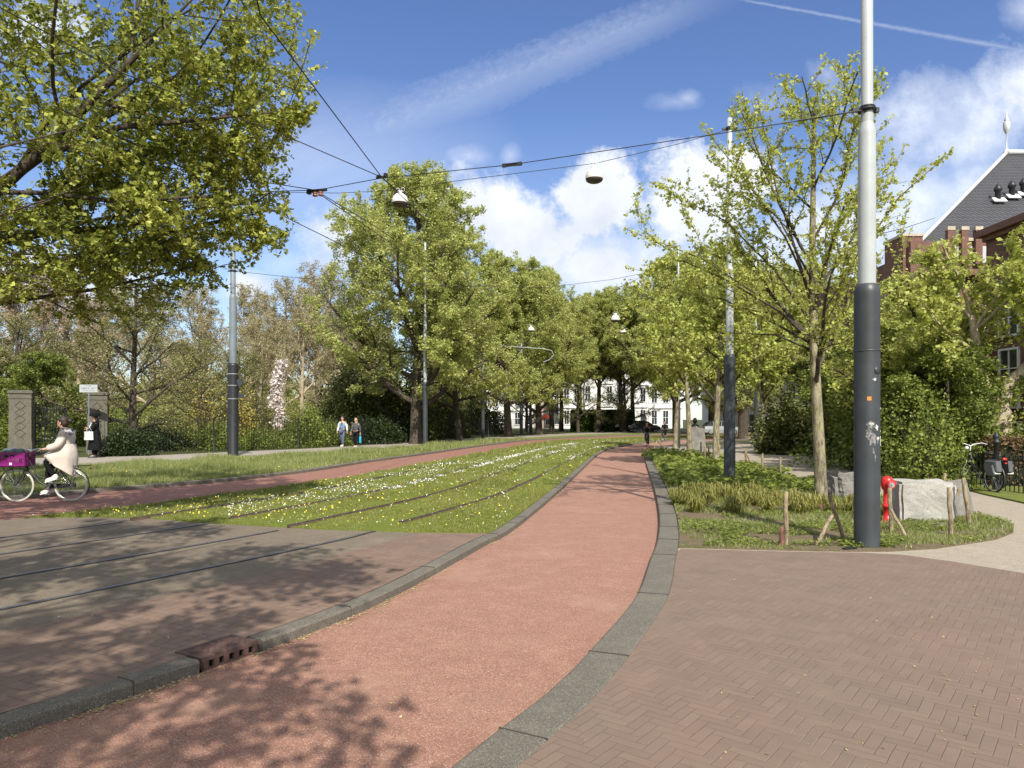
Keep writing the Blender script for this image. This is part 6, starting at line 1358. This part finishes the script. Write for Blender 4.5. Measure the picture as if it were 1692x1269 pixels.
M['tiles'] = tile_mat()
bh = empty('brick_house', (18.5, 33, 0), "dark red brick house with battlemented front and steep grey tiled roof at the right edge", 'house')
m = MB(); m.box((13.2, 6, 4.7), (26.4, 12, 9.4)); m.build('wall', M['brick_house'], bh)
# front parapet with piers
m = MB(); m.box((2.6, -.32, 8.9), (6.6, .5, 1.5)); m.box((-.45, .5, 5.0), (.9, 1.6, 9.9)); pr_ = []
for k in range(7): x = .25 + k * .62; m.box((x + .75, -.66, 9.35), (.30, .22, 1.5)); pr_.append(x + .75)
m.build('parapet', M['brick_house'], bh); m = MB()
for x in pr_: m.box((x, -.66, 10.18), (.34, .26, .16)); m.box((x + .31, -.60, 9.72), (.30, .08, .14))
m.box((-.45, .5, 10.0), (1.0, 1.7, .12)); m.build('stone_trim', M['sand'], bh)
for x in pr_[:-1]:
    m = MB(); m.box((x + .31, -.585, 9.05), (.22, .02, .75)); f = m.build('window', M['reflect'], bh)
rf = MB(); a = Vector((-.3, -.3, 9.45)); b = Vector((27, -.3, 9.45)); c = Vector((27, 13.3, 9.45)); d = Vector((5, 13.3, 9.45)); r0_ = Vector((8.4, 6.5, 16.1)); r1_ = Vector((27, 6.5, 16.1))
rf.add([a, b, c, d, r0_, r1_], [(0, 1, 5, 4), (3, 0, 4), (2, 3, 4, 5), (0, 3, 2, 1), (1, 2, 5)]); roof_ = rf.build('roof', M['tiles'], bh)
m = MB(); m.tube([a + Vector((0, 0, .08)), r0_ + Vector((0, 0, .1))], .10, 6); m.tube([r0_ + Vector((0, 0, .1)), r1_ + Vector((0, 0, .1))], .16, 6); m.build('hip_flashing', M['reflect'], roof_)
m = MB(); m.lathe([(.18, 0), (.12, .15), (.03, .25), (.03, 1.0), (.10, 1.1), (.17, 1.3), (.17, 1.6), (.10, 1.72), (.13, 1.78), (.03, 2.0), (.01, 2.35)], r0_ + Vector((0, 0, .1)), 10); m.tube([r0_ + Vector((-.3, 0, 1.75)), r0_ + Vector((.3, 0, 1.75))], .02, 5); m.build('finial', M['reflect'], roof_)
for (px, py) in ((1649, 332), (1672, 326), (1691, 322)):
    Y = (33 - 9.45 - .3 + HC - 0) ; k = (692 - py) / 1200; Yd = (HC - 9.45 + 33 - .3) / (1 - k) ; z_ = HC + k * Yd; x_ = (px - 846) / 1200 * Yd
    q = Vector((x_ - 18.5, Yd - 33, z_)); m = MB(); m.lathe([(.13, -.2), (.13, .45), (.18, .5), (.18, .62), (.10, .75), (.03, .85)], q, 10); m.build('roof_vent', M['black'], roof_); m = MB(); m.box(q + Vector((0, -.12, .02)), (.62, .05, .35), Matrix.Rotation(R(-45), 3, 'X')); m.build('vent_flashing', M['white'], roof_)
wg = empty('brick_house_wing', (17.0, 19.5, 0), "shaded brick wing with tall white framed windows behind the knobbly pollard", 'house')
m = MB(); m.box((6.5, 3.2, 4.1), (13, 6.4, 8.2)); m.build('wall', M['brick_house'], wg); m = MB(); m.box((6.4, 3.2, 8.32), (13.5, 6.9, .24)); m.box((6.45, 3.2, 8.12), (13.25, 6.6, .14)); m.build('cornice', M['brick_house'], wg)
m = MB(); m.add([(-.3, -.3, 8.44), (13, -.3, 8.44), (13, 6.7, 8.44), (-.3, 6.7, 8.44), (4, 3.2, 9.1), (13, 3.2, 9.1)], [(0, 1, 5, 4), (3, 0, 4), (2, 3, 4, 5), (0, 3, 2, 1), (1, 2, 5)]); m.build('roof', M['tiles'], wg)
m = MB()
for k in range(18):
    for j in range(3): m.box((-.012, .5 + k * .32 + (j % 2) * .16, 7.2 + j * .2), (.03, .12, .07))
m.build('brick_relief', M['brick_house'], wg)
def window(e, c, w_, h_, ax, panes=(2, 3), ft=.07, frame='white'):
    """ax 'y': wall faces -y ; ax 'x': wall faces -x"""
    f = MB(); c = Vector(c)
    def B(mb, u, z_, du, dz, dd, off):
        if ax == 'y': mb.box(c + Vector((u, off, z_)), (du, dd, dz))
        else: mb.box(c + Vector((off, u, z_)), (dd, du, dz))
    B(f, -w_ / 2, 0, ft, h_, .08, -.03); B(f, w_ / 2, 0, ft, h_, .08, -.03); B(f, 0, h_ / 2, w_ + ft, ft, .082, -.03); B(f, 0, -h_ / 2, w_ + ft * 2.5, ft, .14, -.06)
    for i in range(1, panes[0]): B(f, -w_ / 2 + w_ * i / panes[0], 0, ft * .5, h_ - ft, .06, -.028)
    for i in range(1, panes[1]): B(f, 0, -h_ / 2 + h_ * i / panes[1], w_ - ft, ft * .5, .055, -.027)
    fr = f.build('window', M[frame], e); g_ = MB(); B(g_, 0, 0, w_, h_, .02, -.012); g_.build('pane', M['glass'], fr); return fr
for (y_, z_, h_) in ((5.3, 5.5, 1.9), (5.3, 3.1, 2.0), (3.2, 5.5, 1.9), (3.2, 3.1, 2.0), (1.1, 5.5, 1.9), (1.1, 3.1, 2.0), (5.3, 1.0, 1.2)): window(wg, (0, y_, z_), .95, h_, 'x')
for (x_, z_) in ((1.3, 6.6), (3.4, 6.6), (1.3, 3.4), (3.4, 3.4)): window(bh, (x_, 0, z_), .9, 1.7, 'y')
def townhouse(x0, x1, Y, h, lb, wall='white_wall', floors=4, bays=3, depth=9, bay=False, grp='white townhouses'):
    e = empty('townhouse', (x0, Y, 0), lb, 'house', grp); w_ = x1 - x0; m = MB(); m.box((w_ / 2, depth / 2, h / 2), (w_ - .02, depth, h)); m.build('wall', M[wall], e)
    fh = h / floors; m = MB()
    for k in range(1, floors + 1): m.box((w_ / 2, -.1, k * fh - .12), (w_ - .05, .25, .16))
    for k in (0, 1): m.box((.18 + k * (w_ - .36), -.06, h / 2), (.3, .14, h - .3))
    m.box((w_ / 2, -.25, h + .02), (w_ - .04, .7, .35)); m.build('cornice', M[wall], e)
    m = MB(); m.add([(0, -.2, h + .2), (w_, -.2, h + .2), (w_, depth, h + .2), (0, depth, h + .2), (.0, depth * .35, h + 2.4), (w_, depth * .35, h + 2.4)], [(0, 1, 5, 4), (2, 3, 4, 5), (0, 4, 3), (1, 2, 5), (0, 3, 2, 1)]); m.build('roof', M['slate'], e)
    if bay: m = MB(); m.box((w_ * .3, -.5, fh * 1.9), (w_ * .42, 1.0, fh * 2.2)); m.box((w_ * .3, -.5, fh * 3.05), (w_ * .46, 1.2, .18)); m.build('bay', M[wall], e)
    for f_ in range(floors):
        for b in range(bays):
            u = w_ * (b + .5) / bays; off = -.99 if bay and b == 0 and 1 <= f_ <= 2 else 0
            window(e, (u, off, f_ * fh + fh * .52), w_ / bays * .50, fh * .66, 'y', (2, 2), .12)
    m = MB(); m.box((w_ * .84, -.05, 1.15), (w_ / bays * .5, .1, 2.3)); m.build('door', M['poledark'], e); return e
townhouse(6.95, 12.16, 127, 15.2, "white townhouse with dark door, leftmost of the row behind the clipped hedge", 'white_wall', bays=3)
townhouse(12.16, 18.02, 127, 16.1, "white townhouse directly behind the forked elm", bays=3, bay=True)
townhouse(18.02, 23.88, 127, 15.6, "white townhouse with a bay, rightmost behind the clipped hedge", bays=3, bay=True)
townhouse(23.88, 29.85, 127, 15.0, "white townhouse behind the pale leaning elm", bays=3)
townhouse(-8.0, -2.0, 132, 13, "white townhouse glimpsed left of the pale patched elm", bays=3); townhouse(-2.0, 4.0, 132, 13.6, "white townhouse glimpsed behind the two grey masts", bays=3); townhouse(4.0, 9.0, 132, 13.0, "pinkish townhouse glimpsed behind the banner", 'tan_wall', bays=3)
for i, (x0, lb) in enumerate(((28.5, "white townhouse glimpsed between the young elms' trunks"), (34.0, "white townhouse behind the silver car"), (39.5, "white townhouse right of the second mast"), (45.0, "white townhouse glimpsed left of the yew"), (50.5, "white townhouse mostly hidden by the yew"))):
    townhouse(x0, x0 + 5.5, 100, 13.5 + (i % 2) * .8, lb, bays=3, bay=i % 2 == 0)
# banner, red awning
M['blueink'] = simple('banner_blue', (.12, .14, .5), .7); p = W3(916, 692, 92); e = empty('banner', (p.x, 92, 0), "tall white banner with two blue bands between dark trunks", 'banner'); m = MB(); m.tube([(-.6, 0, 0), (-.6, 0, 4.3)], .04, 6); m.build('pole', M['polegrey'], e); m = MB(); m.box((0, 0, 2.7), (1.1, .03, 2.9)); m.build('cloth', M['white'], e); m = MB(); m.box((0, -.018, 3.7), (1.0, .006, .32)); m.box((0, -.018, 2.7), (1.0, .006, .4)); m.build('blue_band', M['blueink'], e)
M['awred'] = simple('awning_red', (.62, .04, .02), .7); p = W3(902, 692, 118); e = empty('awning', (p.x, 118, 0), "small red awning on posts at the end of the park lawn", 'awning'); m = MB(); m.add([(-1.3, -.8, 1.7), (1.3, -.8, 1.7), (1.3, .8, 1.7), (-1.3, .8, 1.7), (0, 0, 2.5)], [(0, 1, 4), (1, 2, 4), (2, 3, 4), (3, 0, 4), (0, 3, 2, 1)]); m.build('canopy', M['awred'], e); m = MB(); [m.tube([(sx * 1.2, sy * .7, 0), (sx * 1.2, sy * .7, 1.75)], .04, 5) for sx in (-1, 1) for sy in (-1, 1)]; m.build('leg', M['polegrey'], e)
# cars
M['carpaint'] = simple('silver_paint', (.42, .44, .46), .25, .5, .03, 3, 0); M['cardark'] = simple('dark_paint', (.03, .035, .045), .2, .3, .03, 3, 0); M['rubber'] = simple('rubber', (.02, .02, .02), .8)
def car(x, y, rz, lb, paint):
    e = empty('parked_car', (x, y, 0), lb, 'car', 'cars parked in the side street', rz); L_ = 4.3; rings = []; prof = [(-2.12, .45, .75, .70), (-2.05, .32, .92, .80), (-1.2, .25, .96, .86), (0, .24, .94, .88), (1.0, .25, .92, .86), (1.75, .28, .82, .82), (2.05, .34, .68, .72), (2.12, .42, .58, .6)]
    for (px_, zb, zt_, hw) in prof: rings.append([Vector((px_, -hw, zb)), Vector((px_, -hw * 1.02, (zb + zt_) / 2)), Vector((px_, -hw * .94, zt_)), Vector((px_, hw * .94, zt_)), Vector((px_, hw * 1.02, (zb + zt_) / 2)), Vector((px_, hw, zb))])
    m = MB(); m.loft(rings, smooth=False); m.build('body', M[paint], e); m = MB(); rings = []
    for (px_, zt_, hw) in ((-1.75, .95, .78), (-1.25, 1.38, .66), (-.6, 1.47, .64), (.2, 1.45, .64), (.55, 1.36, .66), (1.15, .94, .78)): rings.append([Vector((px_, -hw, .9)), Vector((px_, -hw * .97, zt_ - .06)), Vector((px_, -hw * .85, zt_)), Vector((px_, hw * .85, zt_)), Vector((px_, hw * .97, zt_ - .06)), Vector((px_, hw, .9))])
    m.loft(rings, smooth=False); m.build('window', M['glass'], e); m = MB(); m.box((-.25, 0, 1.475), (1.5, 1.12, .03)); [m.box((x_, sy * .70, 1.18), (.07, .03, .52)) for x_ in (-1.0, -.1) for sy in (-1, 1)]; m.build('roof', M[paint], e)
    for x_ in (-1.32, 1.32):
        for sy in (-1, 1): m = MB(); m.torus((x_, sy * .78, .31), .23, .085, 'Y', 20, 8); w_ = m.build('wheel', M['rubber'], e); m = MB(); m.tube([(x_, sy * .74, .31), (x_, sy * .84, .31)], .17, 14); m.build('rim', M['chrome'], w_)
    for sy in (-1, 1): m = MB(); m.ell((2.02, sy * .6, .62), (.08, .15, .08), 8, 6); m.build('headlight', M['white'], e); m = MB(); m.ell((-2.08, sy * .66, .75), (.05, .1, .1), 8, 6); m.build('tail_light', M['hred'], e)
    return e
car(22.0, 77, R(8), "silver car parked beyond the lichen covered young elm", 'carpaint'); car(16.6, 92, R(8), "dark car parked in the shade beyond the far end of the path", 'cardark'); car(31.5, 80, R(8), "dark car parked right of the second mast beyond the lawn", 'cardark')
# far woods closing the horizon
def wood(name, x0, x1, y0, y1, h, n, size, leaf):
    r2 = np.random.default_rng(int(abs(x0) + n)); x = x0 + r2.random(n) * (x1 - x0); y = y0 + r2.random(n) * (y1 - y0); hh = np.array([h * (.75 + .5 * mnoise.noise(Vector((a * .09, b * .09, 2)))) for a, b in zip(x, y)]); z = hh * r2.random(n) ** .7 + .2
    quads_at(name, np.stack([x, y, z], 1), size, M[leaf], .3, kind='stuff')
wood('woods', -170, -12, 125, 165, 11, 42000, .75, 'leaf_olive'); wood('woods', 58, 150, 70, 130, 12, 22000, .7, 'leaf_elm')
wood('woods', -60, -22, 66, 92, 3.6, 26000, .34, 'leaf_olive'); wood('woods', -70, -26, 50, 64, 2.6, 15000, .25, 'leaf_mid')
